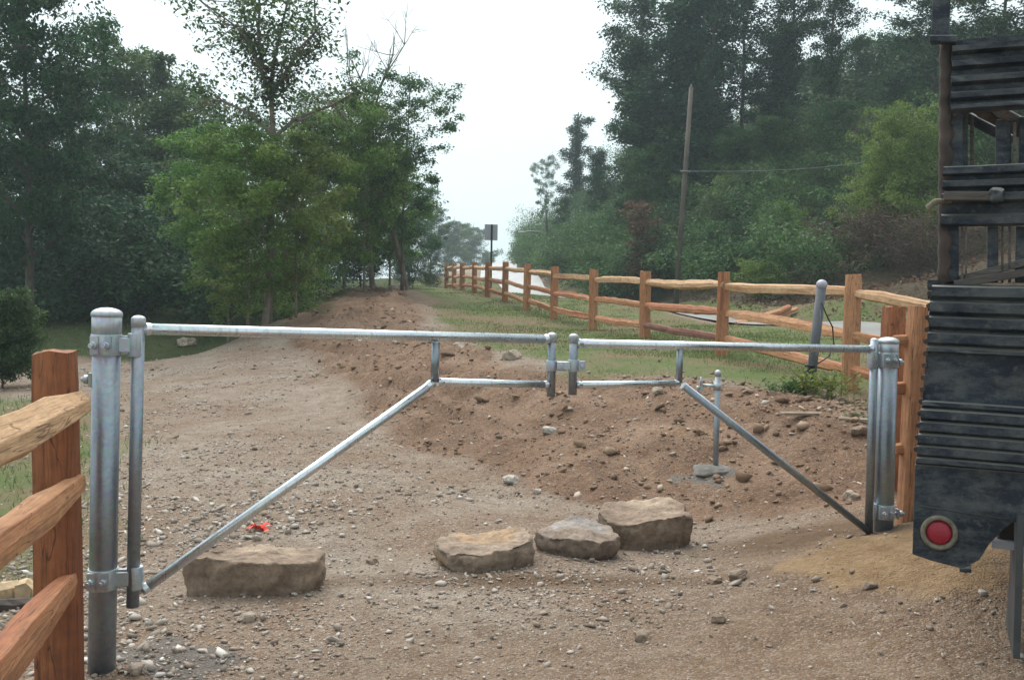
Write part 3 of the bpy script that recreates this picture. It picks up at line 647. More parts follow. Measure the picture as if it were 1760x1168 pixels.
# latch on the right leaf's end pipe, catch on the left leaf's
p = RR(986, 628) - rt_.location; mb = MB(); mb.tube([p - up*.032, p + up*.032], .030, 20)
mb.box(p + Vector((-.055, -.02, 0)), (.07, .012, .04)); mb.box(p + Vector((-.055, .02, 0)), (.07, .012, .04)); mb.box(p + Vector((.042, 0, 0)), (.04, .03, .05)); mb.tube([p+Vector((.045, -.03, 0)), p+Vector((.045, .03, 0))], .011, 8)
mb.build('latch_fork', M['galv_cast'], rt_, .002)
p = LL(948, 628) - lt.location; mb = MB(); mb.tube([p - up*.028, p + up*.028], .029, 20); mb.box(p + Vector((.045, 0, -.003)), (.07, .022, .05)); mb.tube([p+Vector((.05, -.035, 0)), p+Vector((.05, .035, 0))], .012, 8)
mb.build('latch_catch', M['galv_cast'], lt, .002)

# stop post for the open leaf
b0 = P(1230, 806, 8.0); b0.z = G1(b0.x, b0.y); a0 = P(1234, 640, 8.0)
t = thing('stop_post', 'thin steel stop post with catch arm in the dirt behind the right gate leaf', 'post', b0)
MB().tube([Vector((0, 0, -.2)), a0-b0], .0235, 18).build('post_pipe', M['galv_shaded'], t)
MB().dome(a0-b0, up, .026, .022, 18, 5, .03).build('cap', M['galv_cast'], t)
p = P(1233, 663, 8.0) - b0; mb = MB(); mb.tube([p-up*.03, p+up*.03], .031, 18); mb.tube([p, p+Vector((-.12, 0, .004))], .012, 10); mb.box(p+Vector((-.135, 0, 0)), (.02, .05, .09)); mb.tube([p+Vector((-.15, 0, -.02)), p+Vector((-.17, 0, -.02))], .018, 8)
mb.tube([p+Vector((-.14, -.02, .0)), p+Vector((-.14, -.02, .075))], .007, 8); mb.build('catch_arm', M['galv_cast'], t)
V = rock_shape(S3, (.34, .26, .09), 400, .6, 4, .06); o = np_mesh('cement_footing', V, S3[1], M['concrete'], t); o.location = (-.04, -.02, -.01)
# leaning old pipe
b0 = P(1388, 690, 9.6); b0.z = G1(b0.x, b0.y)-.02; a0 = P(1412, 492, 9.55)
t = thing('leaning_pipe', 'dull grey pipe with a pale round cap leaning among the weeds by the rail fence', 'pipe post', b0)
MB().tube([Vector((0, 0, -.15)), a0-b0], .046, 22).build('post_pipe', M['old_pipe'], t)
d = (a0-b0).normalized(); V = S3[0]*np.array([.054, .054, .052]); o = np_mesh('ball_cap', V, S3[1], M['sign_back'], t, smooth=True); o.location = (a0-b0)+d*.015
p = P(1392, 628, 9.55)-b0; MB().tube([p-d*.012, p+d*.012], .05, 20).build('wire_band', M['wire'], t)
pts = [P(*q) for q in [(1412, 520, 9.5), (1420, 540, 9.5), (1431, 562, 9.55), (1433, 590, 9.6), (1425, 612, 9.6), (1400, 628, 9.55), (1382, 640, 9.5)]]
tag(MB().tube(pts, .007, 6).build('cable', M['wire']), 'black cable looping between the leaning pipe and the fence rail', 'cable')

# ------------------------------------------------------------------ split rail fences
def split_post(h, wdt, seed, mat, parent, holes=True, name='post', below=.3):
    r = np.random.default_rng(seed); n = 14; N = 16
    ang = np.linspace(0, 2*math.pi, N, endpoint=False); base = 1/np.maximum(np.abs(np.cos(ang)), np.abs(np.sin(ang)))*wdt/2
    base = np.minimum(base, wdt*.62)*(1+r.normal(0, .05, N))
    V = []; zs = np.linspace(-below, h, n)
    for i, z in enumerate(zs):
        k = base*(1+.03*np.sin(z*3+seed))*(1+r.normal(0, .012, N)); 
        if i == n-1: k = k*.93
        V += [(math.cos(a)*q, math.sin(a)*q, z + (r.normal(0, .004) if i == n-1 else 0)) for a, q in zip(ang, k)]
    F = [(i*N+k, i*N+(k+1) % N, (i+1)*N+(k+1) % N, (i+1)*N+k) for i in range(n-1) for k in range(N)]
    mb = MB(); mb.add(V, F); mb.add([(0, 0, h-.002)] + [V[(n-1)*N+k] for k in range(N)], [(0, k+1, (k+1) % N+1) for k in range(N)])
    return mb.build(name, M[mat], parent, .004)
def split_rail(a, b, hgt, thk, seed, mat, parent, name='rail'):
    """irregular split rail along local X, tapered ends"""
    a = Vector(a); b = Vector(b); L = (b-a).length; r = np.random.default_rng(seed); n = 15
    prof = np.array([(-.5, -.42), (-.1, -.5), (.45, -.38), (.5, .1), (.38, .42), (0, .5), (-.36, .40), (-.52, .05)])*(1+r.normal(0, .10, (8, 2)))
    if seed % 3 == 0: prof[4:6] = [(.25, .3), (.02, .56)]
    V = []; tw = r.uniform(-.25, .25); ph_ = r.random()*6
    for i in range(n):
        f = i/(n-1); e = min(1, .55 + 3.2*min(f, 1-f)); e2 = min(1, .62+2.2*min(f, 1-f))
        wy = .012*math.sin(f*5+ph_) ; wz = .018*math.sin(f*4.1+ph_*2) + r.normal(0, .004)
        s = math.sin(tw*(f-.5)*2); q = prof*(1+r.normal(0, .045, (8, 2)))
        for u, v in q:
            yy, zz = u*thk*e, v*hgt*e2; V.append((f*L, yy*math.cos(s)-zz*math.sin(s)+wy, yy*math.sin(s)+zz*math.cos(s)+wz))
    F = [(i*8+k, (i+1)*8+k, (i+1)*8+(k+1) % 8, i*8+(k+1) % 8) for i in range(n-1) for k in range(8)]
    F += [tuple(range(8)), tuple((n-1)*8+k for k in reversed(range(8)))]
    mb = MB(); mb.add(V, F); o = mb.build(name, M[mat], parent, .004)
    d = (b-a).normalized(); X = d; Yv = Vector((0, 0, 1)).cross(X).normalized(); Z = X.cross(Yv)
    Mx = Matrix((X, Yv, Z)).transposed().to_4x4(); Mx.translation = a; o.matrix_local = Mx
    return o
RAIL_FR = (.84, .50, .20)
road_posts = [(1800, 0, 8.1, 0), (1460, 472, 10.3, 672), (1240, 467, 13.4, 612), (1108, 466, 16.5, 582), (1019, 463, 19.5, 565), (952, 458, 22.5, 548), (905, 453, 25.3, 534),
              (868, 450, 28.2, 520), (838, 450, 31, 510), (815, 451, 34, 503), (794, 452, 37, 500), (780, 452, 40, 498), (767, 452, 43, 497)]
t = thing('rail_fence', 'long new split rail fence of orange wood curving along the road over the crest', 'fence', P(1240, 612, 13.4))
O = t.location.copy(); prev = None
for i, (px, py, Y, by) in enumerate(road_posts):
    p = P(px, by or 700, Y); gz = G1(p.x, p.y); h = (P(px, py, Y).z - gz) if py else 1.2
    h = min(max(h, 1.0), 1.4); base = Vector((p.x, p.y, gz))
    o = split_post(h, .155, 50+i, 'post_pale', t); o.location = base - O; o.rotation_euler = (0, random.Random(i).uniform(-.02, .02), .6 + .3*(i % 3))
    if prev is not None:
        pb, phh = prev; lat = .03
        for k, fr in enumerate(RAIL_FR):
            a = pb - O + Vector((0, 0, phh*fr)) ; b = base - O + Vector((0, 0, h*fr)); d = (b-a).normalized()
            sd_ = Vector((-d.y, d.x, 0))*(.022 if i % 2 else -.022)
            mt = 'rail_dark' if (i == 3 and k == 2) else ('rail_pale' if (i*3+k) % 3 == 0 else 'rail_wood')
            lab = split_rail(a - d*.05 + sd_, b + d*.05 + sd_, .125, .085, i*7+k, mt, t)
            if mt == 'rail_dark': lab['label'] = 'dark brown weathered rail'
    prev = (base, h)
# near left fence
pA = P(104, 1180, 3.95); pA.z = G1(pA.x, pA.y); topz = P(106, 603, 3.95).z; hA = topz-pA.z
t = thing('rail_fence', 'near section of orange split rail fence running past the camera at the left edge', 'fence', pA)
o = split_post(hA, .162, 7, 'post_wood', t); o.rotation_euler = (0, -.012, .12)
pB = Vector((-1.16, .95, 0)); pB.z = G1(pB.x, pB.y)
o = split_post(hA, .16, 8, 'post_wood', t); o.location = pB-pA; o.rotation_euler = (0, 0, .2)
for k, (pa, pb_, mt) in enumerate([((126, 703), (0, 765), 'rail_pale'), ((126, 850), (0, 962), 'rail_wood'), ((118, 1008), (0, 1140), 'rail_wood')]):
    a = P(pa[0], pa[1], 3.88) - pA; b = P(pb_[0], pb_[1], 3.14) - pA; d = (b-a); L = d.length; d.normalize()
    a2 = a - d*.10; b2 = a + d*3.05; b2.z = a.z + d.z*1.2
    split_rail(a2, b2, .150, .105, 21+k*2, mt, t)
# right fence by the gate post
q0 = P(1559, 888, 6.12); q0.z = G1(q0.x, q0.y); hR = P(1559, 526, 6.12).z - q0.z
t = thing('rail_fence', 'short split rail fence starting at the right gate post and passing behind the truck', 'fence', q0)
o = split_post(hR, .115, 17, 'post_pale', t); o.rotation_euler = (0, .02, .35)
q1 = P(1529, 700, 7.0); q1.z = G1(q1.x, q1.y); h1_ = P(1530, 527, 7.0).z - q1.z
q2 = Vector((q0.x+2.7, q0.y+.5, 0)); q2.z = G1(q2.x, q2.y)
o = split_post(hR, .15, 18, 'post_pale', t); o.location = q2-q0
for k, py in enumerate((584, 672, 775)):
    a = P(1570, py, 6.12)-q0; b = Vector((2.7, .5, a.z + (q2.z-q0.z)*.5)); split_rail(a + Vector((-.12, 0, 0)), b, .11, .08, 31+k, 'rail_wood', t)
t = thing('wooden_post', 'split wooden post half hidden behind the right gate post', 'post', q1)
o = split_post(h1_, .13, 19, 'post_wood', t); o.rotation_euler = (0, 0, .3)

# ------------------------------------------------------------------ truck
m, t, b = new_mat('dirty_black_steel'); co = coord(t)
n1 = noise(t, co, 2.2, 6, .62, .4); n2 = noise(t, mapping(t, co, (3, 3, 7)), 1.7, 8, .75); n3 = noise(t, co, 24, 8, .8)
c = ramp(t, [(.3, (.007, .011, .018)), (.55, (.019, .027, .040)), (.75, (.048, .058, .070))], n1.outputs[0]).outputs[0]
c = mixc(t, ramp(t, [(.44, (0, 0, 0)), (.60, (.8, .8, .8))], n2.outputs[0]).outputs[0], c, (.088, .094, .095))
c = mixc(t, ramp(t, [(.54, (0, 0, 0)), (.66, (.55, .55, .55))], n3.outputs[0]).outputs[0], c, (.14, .135, .12))
ge = nd(t, 'ShaderNodeNewGeometry'); sx = nd(t, 'ShaderNodeSeparateXYZ'); t.links.new(ge.outputs['Normal'], sx.inputs[0])
c = mixc(t, ramp(t, [(.05, (0, 0, 0)), (.5, (.9, .9, .9))], sx.outputs[2]).outputs[0], c, (.20, .195, .175))     # dust lying on ledges
c = mixc(t, ramp(t, [(.60, (0, 0, 0)), (.70, (.5, .5, .5))], noise(t, co, 3.7, 6, .7).outputs[0]).outputs[0], c, (.075, .045, .03))
t.links.new(c, b.inputs['Base Color']); b.inputs['Roughness'].default_value = .6; b.inputs['Specular IOR Level'].default_value = .22
bump(t, b, n3.outputs[0], .5, .006); M['truck'] = m
M['rust'] = mat_simple('rusty_steel', (.055, .040, .034), .85, .1, .5, 12, .8)
M['plank'] = mat_wood('grey_plank', 0, (.075, .062, .054), (.13, .11, .095), (.03, .025, .02))
M['rubber'] = mat_simple('tyre_rubber', (.022, .022, .024), .8, 0, .3, 12)
M['flap'] = mat_simple('dusty_rubber_flap', (.05, .052, .055), .7, 0, .4, 5)
m, t, b = new_mat('red_lens'); b.inputs['Base Color'].default_value = (.27, .008, .024, 1); b.inputs['Roughness'].default_value = .38
vv = nd(t, 'ShaderNodeTexVoronoi'); vv.inputs['Scale'].default_value = 110; t.links.new(coord(t), vv.inputs['Vector']); bump(t, b, vv.outputs['Distance'], .5, .003); M['lens'] = m
M['lamp_ring'] = mat_simple('dusty_lamp_ring', (.155, .13, .095), .85, 0, .5, 30); M['seam'] = mat_simple('dusty_seam', (.06, .06, .055), .8)

TA = R_(23); C0 = P(1568, 950, 3.95); tv = Vector((math.sin(TA), math.cos(TA), 0)); tu = Vector((math.cos(TA), -math.sin(TA), 0))
def fp(px, py, dep=0.0):
    """local (x, z) of the truck's near side plane pushed dep metres inward"""
    d = P(px, py, 4.0) - Vector((0, 0, CAM_H)); o = C0 + tv*dep; k = (o - Vector((0, 0, CAM_H))).dot(tv)/d.dot(tv)
    q = Vector((0, 0, CAM_H)) + d*k - C0; return q.dot(tu), q.z
TR = thing('truck', 'dirty black work truck with ribbed steel body and round red lamp', 'truck', C0, -TA)
XR = 3.1
def sheet(name, rows, left, mat, y0=0.0, thick=.03, xr=XR):
    """horizontal-ribbed sheet: rows of (photo y, how far the rib stands out), left = outline of the left edge in photo pixels"""
    ly = [p[1] for p in left]; lx = [p[0] for p in left]; V = []; r = random.Random(len(rows)); n = 26
    for py, out in rows:
        px = float(np.interp(py, ly, lx)) + r.uniform(-1.2, 1.2); x0, z = fp(px, py)
        for k in range(n):
            f = k/(n-1); x = x0 + (xr-x0)*f**1.5; V.append((x, y0-out + .004*math.sin(x*7+z*9) + r.uniform(-.0015, .0015), z + .003*math.sin(x*5+z*3)))
    m_ = len(rows); F = [(i*n+k, (i+1)*n+k, (i+1)*n+k+1, i*n+k+1) for i in range(m_-1) for k in range(n-1)]
    N = len(V); V2 = [(a, b+thick, c) for a, b, c in V]; F2 = [tuple(N+i for i in reversed(f)) for f in F]
    E = [(i*n, i*n+N, (i+1)*n+N, (i+1)*n) for i in range(m_-1)] + [(i*n+n-1, (i+1)*n+n-1, (i+1)*n+n-1+N, i*n+n-1+N) for i in range(m_-1)]
    E += [(k, k+1, k+1+N, k+N) for k in range(n-1)] + [((m_-1)*n+k, (m_-1)*n+k+N, (m_-1)*n+k+1+N, (m_-1)*n+k+1) for k in range(n-1)]
    mb = MB(); mb.add(V+V2, F+F2+E); return mb.build(name, mat, TR)
def ribs(ys, h=5, o=.036):
    out = []
    for y in ys: out += [(y-h-3, 0), (y-h, o), (y+h-1, o), (y+h+5, 0)]
    return out
rows = [(487, .0)] + ribs([500, 527, 553, 580], 8) + [(592, .0), (597, .028), (603, .028), (606, -.006), (688, -.006), (690, .02), (696, .02)] + ribs([711, 732, 753, 773], 7, .03) + [(783, 0), (786, .03), (793, .03), (797, .004)]
LEFT = [(1604, 487), (1600, 500), (1592, 610), (1585, 690), (1576, 780), (1573, 800)]
sheet('side_panel', rows, LEFT, M['truck'])
def prism(name, pts, y0, y1, mat, parent=None, bevel=0):
    n = len(pts); V = [(x, y0, z) for x, z in pts] + [(x, y1, z) for x, z in pts]
    F = [tuple(range(n)), tuple(reversed(range(n, 2*n)))] + [(i, i+n, (i+1) % n+n, (i+1) % n) for i in range(n)]
    mb = MB(); mb.add(V, F); return mb.build(name, mat, parent or TR, bevel)
zr = fp(1750, 893)[1]; zt = fp(1573, 797)[1]
skirt = prism('skirt', [fp(1573, 797), fp(1568, 952), fp(1600, 963), fp(1655, 977), fp(1683, 962), fp(1700, 935), fp(1722, 912), fp(1750, 893), (XR, zr), (XR, zt)], .0, .03, M['truck'], None, .004)
a, z = fp(1650, 886); 
mb = MB(); x0, z0 = fp(1580, 868); x1, z1 = fp(1740, 893); mb.tube([(x0, -.003, z0), (x1, -.003, z1)], .0025, 6); mb.build('weld_seam', M['seam'], skirt)
# round lamp
lx, lz = fp(1614, 914); s1 = fp(1646, 914)[0]-lx
lamp = thing('tail_lamp', None, None); lamp.parent = TR; lamp.location = (lx, -.004, lz)
mb = MB(); rr = s1*1.02; N = 40
pr = [(rr, .006), (rr, -.012), (rr*.93, -.020), (rr*.78, -.018), (rr*.72, -.008), (rr*.70, .0)]
V = [(math.cos(2*math.pi*k/N)*r_, y_, math.sin(2*math.pi*k/N)*r_) for r_, y_ in pr for k in range(N)]
F = [(i*N+k, i*N+(k+1) % N, (i+1)*N+(k+1) % N, (i+1)*N+k) for i in range(len(pr)-1) for k in range(N)]
mb.add(V, F, True); mb.build('lamp_ring', M['lamp_ring'], lamp)
mb = MB(); mb.dome((0, -.004, 0), (0, -1, 0), rr*.70, .016, 32, 5, .004); mb.tube([(0, -.012, 0), (0, -.023, 0)], rr*.16, 16); mb.build('lens', M['lens'], lamp)
# lumps under the skirt, step and flap
x, z = fp(1655, 978); MB().tube([(x-.012, .015, z), (x+.03, .015, z+.003)], .016, 10).build('drain_stub', M['truck'], TR)
x, z = fp(1712, 942); MB().box((x+.03, .09, z), (.085, .05, .03)).build('step_edge', M['sign_back'], TR)
x, z = fp(1738, 925); MB().box((x+.06, .17, z), (.20, .12, .10)).build('bumper_block', M['rust'], TR, .01)
MB().box((1.75, .9, z+.16), (2.4, .7, .10)).build('chassis', M['truck'], TR, .01)
x, z0 = fp(1745, 893); z1 = fp(1738, 1122)[1]
V_ = []; F_ = []
for i in range(9):
    f = i/8; zz = z0 + .03 + (z1-z0-.03)*f; xx = fp(1745-7*f, 893+229*f)[0] + .012
    V_ += [(xx-.010, -.06, zz), (xx+.015, -.06, zz), (xx+.015+.012*math.sin(f*3), .40, zz), (xx-.01+.012*math.sin(f*3), .40, zz)]
F_ = [(i*4+k, i*4+(k+1) % 4, i*4+4+(k+1) % 4, i*4+4+k) for i in range(8) for k in range(4)] + [(3, 2, 1, 0), (32, 33, 34, 35)]
MB().add(V_, F_).build('mud_flap', M['flap'], TR, .003)
for xw in (.98, 2.3):
    g_ = C0 + tu*xw + tv*.2; gz = G1(g_.x, g_.y) - C0.z; r0 = .43
    wh = thing('wheel', None, None); wh.parent = TR; wh.location = (xw, .22, gz + r0 - .02)
    MB().tube([(0, -.13, 0), (0, -.11, 0), (0, .11, 0), (0, .13, 0)], [r0-.03, r0, r0, r0-.03], 40).build('tyre', M['rubber'], wh)
    MB().tube([(0, -.137, 0), (0, .137, 0)], r0*.55, 28).build('rim', M['truck'], wh)
# inner far side, floor, right end: the body is a real box
zf = fp(1573, 797)[1] + .06; zw = fp(1604, 487)[1]
MB().box((XR/2+.1, .88, zf), (XR-.1, 1.66, .05)).build('floor', M['truck'], TR)
MB().box((XR/2+.1, 1.70, (zf+zw)/2), (XR-.1, .05, zw-zf)).build('far_side', M['truck'], TR)
mb = MB()
for k in range(14):
    zc = zf + .05 + (zw-zf-.05)*k/13; mb.box((.075 - .035*(k/13) + .0, .87, zc), (.05, 1.62, .03))
mb.box((.09, .87, (zf+zw)/2), (.03, 1.62, zw-zf-.02)); mb.build('tailgate', M['truck'], TR)
# rack above the side
def pane(name, x0, y0, x1, y1, dep, th, mat=M['truck'], bev=.004, xr=None, slant=0):
    A, B, C_2, D = fp(x0+slant, y0, dep), fp(x1+slant, y0, dep), fp(x1, y1, dep), fp(x0, y1, dep)
    if xr: B = (XR, A[1]); C_2 = (XR, D[1])
    return prism(name, [A, D, C_2, B], dep, dep+th, mat, None, bev)
rows = [(68, 0.0)] + [q for y in (86, 112, 139, 166) for q in [(y-9, .0), (y-5, .04), (y+4, .04), (y+8, .0)]] + [(180, 0), (182, .05), (189, .05), (192, .0)]
sheet('upper_panel', rows, [(1637, 68), (1633, 192)], M['truck'], .02)
# corner upright: edge of the ribbed end sheet
mb = MB(); pts = []; 
for i in range(24):
    f = i/23; py = 66 + 420*f; px = 1626 + 3*f*-1 + (2.6 if i % 2 else -2.2); x, z = fp(px, py, .04); pts.append((x, .045, z))
mb.tube(pts, [.022 + .006*(i % 2) for i in range(24)], 8); mb.build('corner_upright', M['rust'], TR)
pane('stake', 1601, -60, 1632, 66, -.02, .045, slant=3); pane('stake', 1633, 186, 1655, 288, .05, .05)
pane('top_cleat', 1598, 60, 1645, 72, -.03, .05, M['truck'])
pane('stake', 1652, 195, 1664, 290, .10, .03); pane('stake', 1667, 200, 1674, 290, .12, .02, M['plank']); pane('stake', 1712, 205, 1738, 290, .10, .04); pane('stake', 1741, 210, 1747, 290, .08, .02, M['plank']); pane('stake', 1752, 200, 1775, 290, .10, .04)
for dx, m_ in ((0, 'truck'), (42, 'rust'), (75, 'plank')):
    x0, z0 = fp(1640+dx, 190, .03); x1, z1 = fp(1738+dx, 236, .5); mb = MB(); mb.tube([(x0, .03, z0), (x1, .55, z1)], .026, 4); mb.build('brace', M[m_], TR)
rows = [(284, 0), (287, .03), (298, .03), (301, -.01), (308, -.01), (311, .035), (320, .035), (324, -.015), (330, -.015), (334, .055), (345, .055), (349, .0), (366, .0), (370, .03), (384, .03), (387, 0)]
sheet('middle_rail', rows, [(1622, 284), (1616, 387)], M['truck'], .015)
pane('ledge_plank', 1622, 329, 1704, 344, -.075, .05, M['plank']); 
x, z = fp(1602, 352, -.03); mb = MB(); mb.tube([(x+.07, -.03, z+.015), (x+.01, -.035, z+.012), (x-.012, -.04, z-.01), (x-.006, -.04, z-.028)], [.010, .012, .014, .008], 8); mb.build('hook', M['lamp_ring'], TR)
V = rock_shape(S3, (.06, .045, .06), 77, .7, 3, .06); x, z = fp(1712, 338); o = np_mesh('latch_lump', V, S3[1], M['truck'], TR); o.location = (x, -.07, z)
pane('stake', 1618, 386, 1648, 486, .04, .05); pane('stake', 1652, 388, 1656, 486, .03, .015, M['plank'], .001); pane('stake', 1659, 388, 1662, 486, .03, .015, M['plank'], .001)
pane('stake', 1697, 388, 1716, 486, .06, .05); pane('stake', 1721, 388, 1725, 486, .05, .015, M['plank'], .001); pane('stake', 1733, 388, 1738, 486, .05, .015, M['plank'], .001); pane('stake', 1746, 388, 1775, 486, .06, .05)
for k, (x0, y0, x1, y1, dep) in enumerate([(1622, 487, 1800, 441, .12), (1640, 489, 1800, 462, .07)]):
    a, b = fp(x0, y0, dep), fp(x1, y1, dep); a = Vector((a[0], dep, a[1])); b = Vector((b[0], dep, b[1])); d = b-a
    rot = Matrix.Rotation(-math.atan2(d.z, d.x), 3, 'Y'); MB().box((a+b)/2, (d.length, .14, .03), rot).build('board', M['plank'], TR, .003)
for xx in (1.1, 2.05, 3.04):
    z0, z1 = zw - .05, fp(1640, 68)[1]; MB().box((xx, .085, (z0+z1)/2), (.08, .05, z1-z0)).build('stake', M['truck'], TR, .004)
# bolts and dents along the edge of the side panel
for i in range(14):
    py = 505 + i*20.5; px = float(np.interp(py, [p[1] for p in LEFT], [p[0] for p in LEFT])) - 2; x, z = fp(px, py); MB().tube([(x, -.01, z), (x+.008, .02, z+.004)], .011, 6).build('bolt', M['rust'], TR)
# ------------------------------------------------------------------ trees
def rot_leaves(n, r, up=.7, droop=0.0):
    nm = r.normal(0, 1, (n, 3)); nm[:, 2] = np.abs(nm[:, 2]) + up; nm /= np.linalg.norm(nm, axis=1)[:, None]
    ax = r.normal(0, 1, (n, 3)); ax[:, 2] -= droop; ax -= nm*(ax*nm).sum(1)[:, None]; ax /= np.linalg.norm(ax, axis=1)[:, None]
    return nm, ax, np.cross(nm, ax)
def leaf_quads(C, size, r, up=.7, droop=.5, wid=.55):
    n = len(C); nm, ax, bx = rot_leaves(n, r, up, droop); L = (size*(1+r.normal(0, .28, n)))[:, None]; L = np.clip(L, size*.4, size*1.8); Wd = L*wid*.5
    V = np.stack([C, C+ax*L*.45+bx*Wd+nm*L*.05, C+ax*L, C+ax*L*.45-bx*Wd+nm*L*.05], 1).reshape(-1, 3)
    return V, np.arange(4*n).reshape(-1, 4)
def crown_points(r, centres, weights, n, spread, flat=.6):
    w = np.array(weights, float); w /= w.sum(); k = r.choice(len(centres), n, p=w); C = np.array(centres)[k]
    sp = np.array(spread)[k] if np.ndim(spread) else np.full(n, spread)
    d = r.normal(0, 1, (n, 3)); d /= np.linalg.norm(d, axis=1)[:, None]; rad = r.random(n)**.45
    return C + d*(rad*sp)[:, None]*np.array([1, 1, flat]), k
def make_tree(seed, H, base, R, shape, limbs, leaves, lsize, droop=.5, trunk_r=.16, clus=.5, lean=.0, flat=.6, inner=.35, twigs=4, rise=.45, vine=0, fork=None, stems=1):
    """returns trunk MB and leaf arrays; shape(t) gives crown radius 0..1 along its height"""
    r = np.random.default_rng(seed); mb = MB(); cen = []; wt = []; sp = []
    for st in range(stems):
        off = Vector((0, 0, 0)) if stems == 1 else Vector((r.normal(0, .25), r.normal(0, .25), 0)); ph_ = r.random(2)*6
        def tp(t): return off + Vector((lean*t*t*H + .02*H*math.sin(t*4+ph_[0])*t, .02*H*math.sin(t*3.3+ph_[1])*t, t*H)) + off*t*2
        n = 12; pts = [tp(i/(n-1)*.96) for i in range(n)]; pts[0].z = -.3
        mb.tube(pts, [trunk_r*(1-.86*(i/(n-1))**.8)*(1.25 if i == 0 else 1) for i in range(n)], 8)
        for i in range(limbs):
            f = ((i+.5)/limbs); t = base + (1-base)*(f*.97); az = i*2.399 + r.normal(0, .4); L = R*shape(f)*r.uniform(.62, 1.12)
            if L < .15: L = .15
            p0 = tp(t*.9); d = Vector((math.cos(az), math.sin(az), 0)); q = []; rs = rise*(1.3-f*.3)
            for k in range(5):
                g = k/4; q.append(p0 + d*L*g + Vector((0, 0, L*rs*g - L*.12*g*g*droop)) + Vector(r.normal(0, .045*L, 3))*g)
            mb.tube(q, [max(.008, trunk_r*.42*(1-t*.7)*(1-.85*g/4)) for g in range(5)], 5, False)
            for k in range(1, 5):
                cen.append(q[k]); wt.append((inner if k < 3 else 1)*L*r.uniform(.4, 1.5)); sp.append(clus*r.uniform(.6, 1.25)*(.5+.6*L/R))
            for s in range(twigs):
                k = r.integers(1, 5); dd = Vector(r.normal(0, 1, 3)); dd.z = abs(dd.z)*.55; dd.normalize(); e = q[k] + dd*L*r.uniform(.2, .42)
                mb.tube([q[k], (q[k]+e)/2 + Vector(r.normal(0, .03*L, 3)), e], [.014, .010, .005], 4, False)
                cen.append(e); wt.append(L*r.uniform(.3, 1.5)); sp.append(clus*r.uniform(.5, 1.1)*(.5+.6*L/R))
        if vine:
            for i in range(26):
                f = i/25; p0 = tp(f*.92); cen.append(p0); wt.append(vine*(1.2-f*.6)); sp.append(clus*(1.25-f*.5))
    C, k = crown_points(r, cen, wt, leaves, sp, flat); C[:, 2] = np.maximum(C[:, 2], .05)
    V, F = leaf_quads(C, lsize, r, .7, droop)
    cr = r.random(len(cen)); rnd = np.clip(.55*cr[k] + .45*r.random(len(k)), 0, 1)
    return mb, V, F, np.repeat(rnd, 4)
PROTO = {}
def proto(key, mat, bark='bark', **kw):
    mb, V, F, rnd = make_tree(**kw)
    tm = bpy.data.meshes.new('trunk'); tm.from_pydata(mb.v, [], mb.f); tm.update(); tm.polygons.foreach_set('use_smooth', mb.sm); tm.materials.append(M[bark])
    o = np_mesh('crown', V, F, M[mat], rnd=rnd); cm = o.data; bpy.data.objects.remove(o)
    PROTO[key] = (tm, cm, kw['H'], kw['R'], V)
oval = lambda f: math.sin(math.pi*min(1, (f*.9+.12)))**.6
top = lambda f: (.35+.65*f) if f < .75 else (1.0-(f-.75)*2.2)
cone = lambda f: 1.0-.75*f
proto('broad', 'leaf_dark', seed=1, H=13, base=.14, R=3.6, shape=oval, limbs=36, leaves=32000, lsize=.17, trunk_r=.2, clus=.85)
proto('broad_b', 'leaf_dark', seed=2, H=15, base=.18, R=3.3, shape=oval, limbs=36, leaves=21000, lsize=.17, trunk_r=.2, clus=.75, lean=.02)
proto('mid', 'leaf', seed=3, H=9, base=.10, R=2.6, shape=oval, limbs=30, leaves=30000, lsize=.145, trunk_r=.11, clus=.85, droop=.9, rise=.55)
proto('mid_b', 'leaf', seed=4, H=8, base=.14, R=2.2, shape=top, limbs=26, leaves=24000, lsize=.14, trunk_r=.09, clus=.7, droop=.9, rise=.7, bark='bark_pale')
proto('mid_bright', 'leaf_bright', seed=21, H=8, base=.10, R=2.1, shape=oval, limbs=28, leaves=20000, lsize=.12, trunk_r=.06, clus=.6, droop=1.0, rise=.6, bark='bark_pale')
proto('airy', 'leaf', seed=5, H=10, base=.22, R=3.0, shape=top, limbs=26, leaves=14000, lsize=.13, trunk_r=.09, clus=.55, droop=1.0, rise=.5, inner=.15, twigs=6)
proto('airy_dark', 'leaf_dark', seed=6, H=14, base=.30, R=3.2, shape=top, limbs=30, leaves=20000, lsize=.16, trunk_r=.17, clus=.9, droop=.8, rise=.4, inner=.3, twigs=6)
proto('vine_tree', 'leaf_dark', seed=7, H=12, base=.12, R=1.8, shape=lambda f: 1-.5*f, limbs=28, leaves=26000, lsize=.18, trunk_r=.2, clus=.85, vine=2.2, flat=.9)
proto('snag', 'leaf_dark', seed=8, H=10, base=.25, R=1.15, shape=lambda f: .5+.5*abs(math.sin(f*7)), limbs=16, leaves=15000, lsize=.14, trunk_r=.2, clus=.5, vine=2.5, flat=.95)
proto('shrub', 'leaf', seed=9, H=2.4, base=.03, R=1.4, shape=lambda f: 1.0-.45*f, limbs=22, leaves=9000, lsize=.085, trunk_r=.03, clus=.36, droop=.8, rise=.55, stems=2)
proto('shrub_dark', 'leaf_dark', seed=10, H=2.6, base=.03, R=1.5, shape=lambda f: 1.0-.5*f, limbs=22, leaves=9000, lsize=.09, trunk_r=.03, clus=.4, droop=.8, rise=.5, stems=2)
proto('shrub_bright', 'leaf_bright', seed=11, H=2.4, base=.04, R=1.4, shape=lambda f: 1.0-.4*f, limbs=20, leaves=8000, lsize=.09, trunk_r=.03, clus=.36, droop=1.1, rise=.55, stems=2)
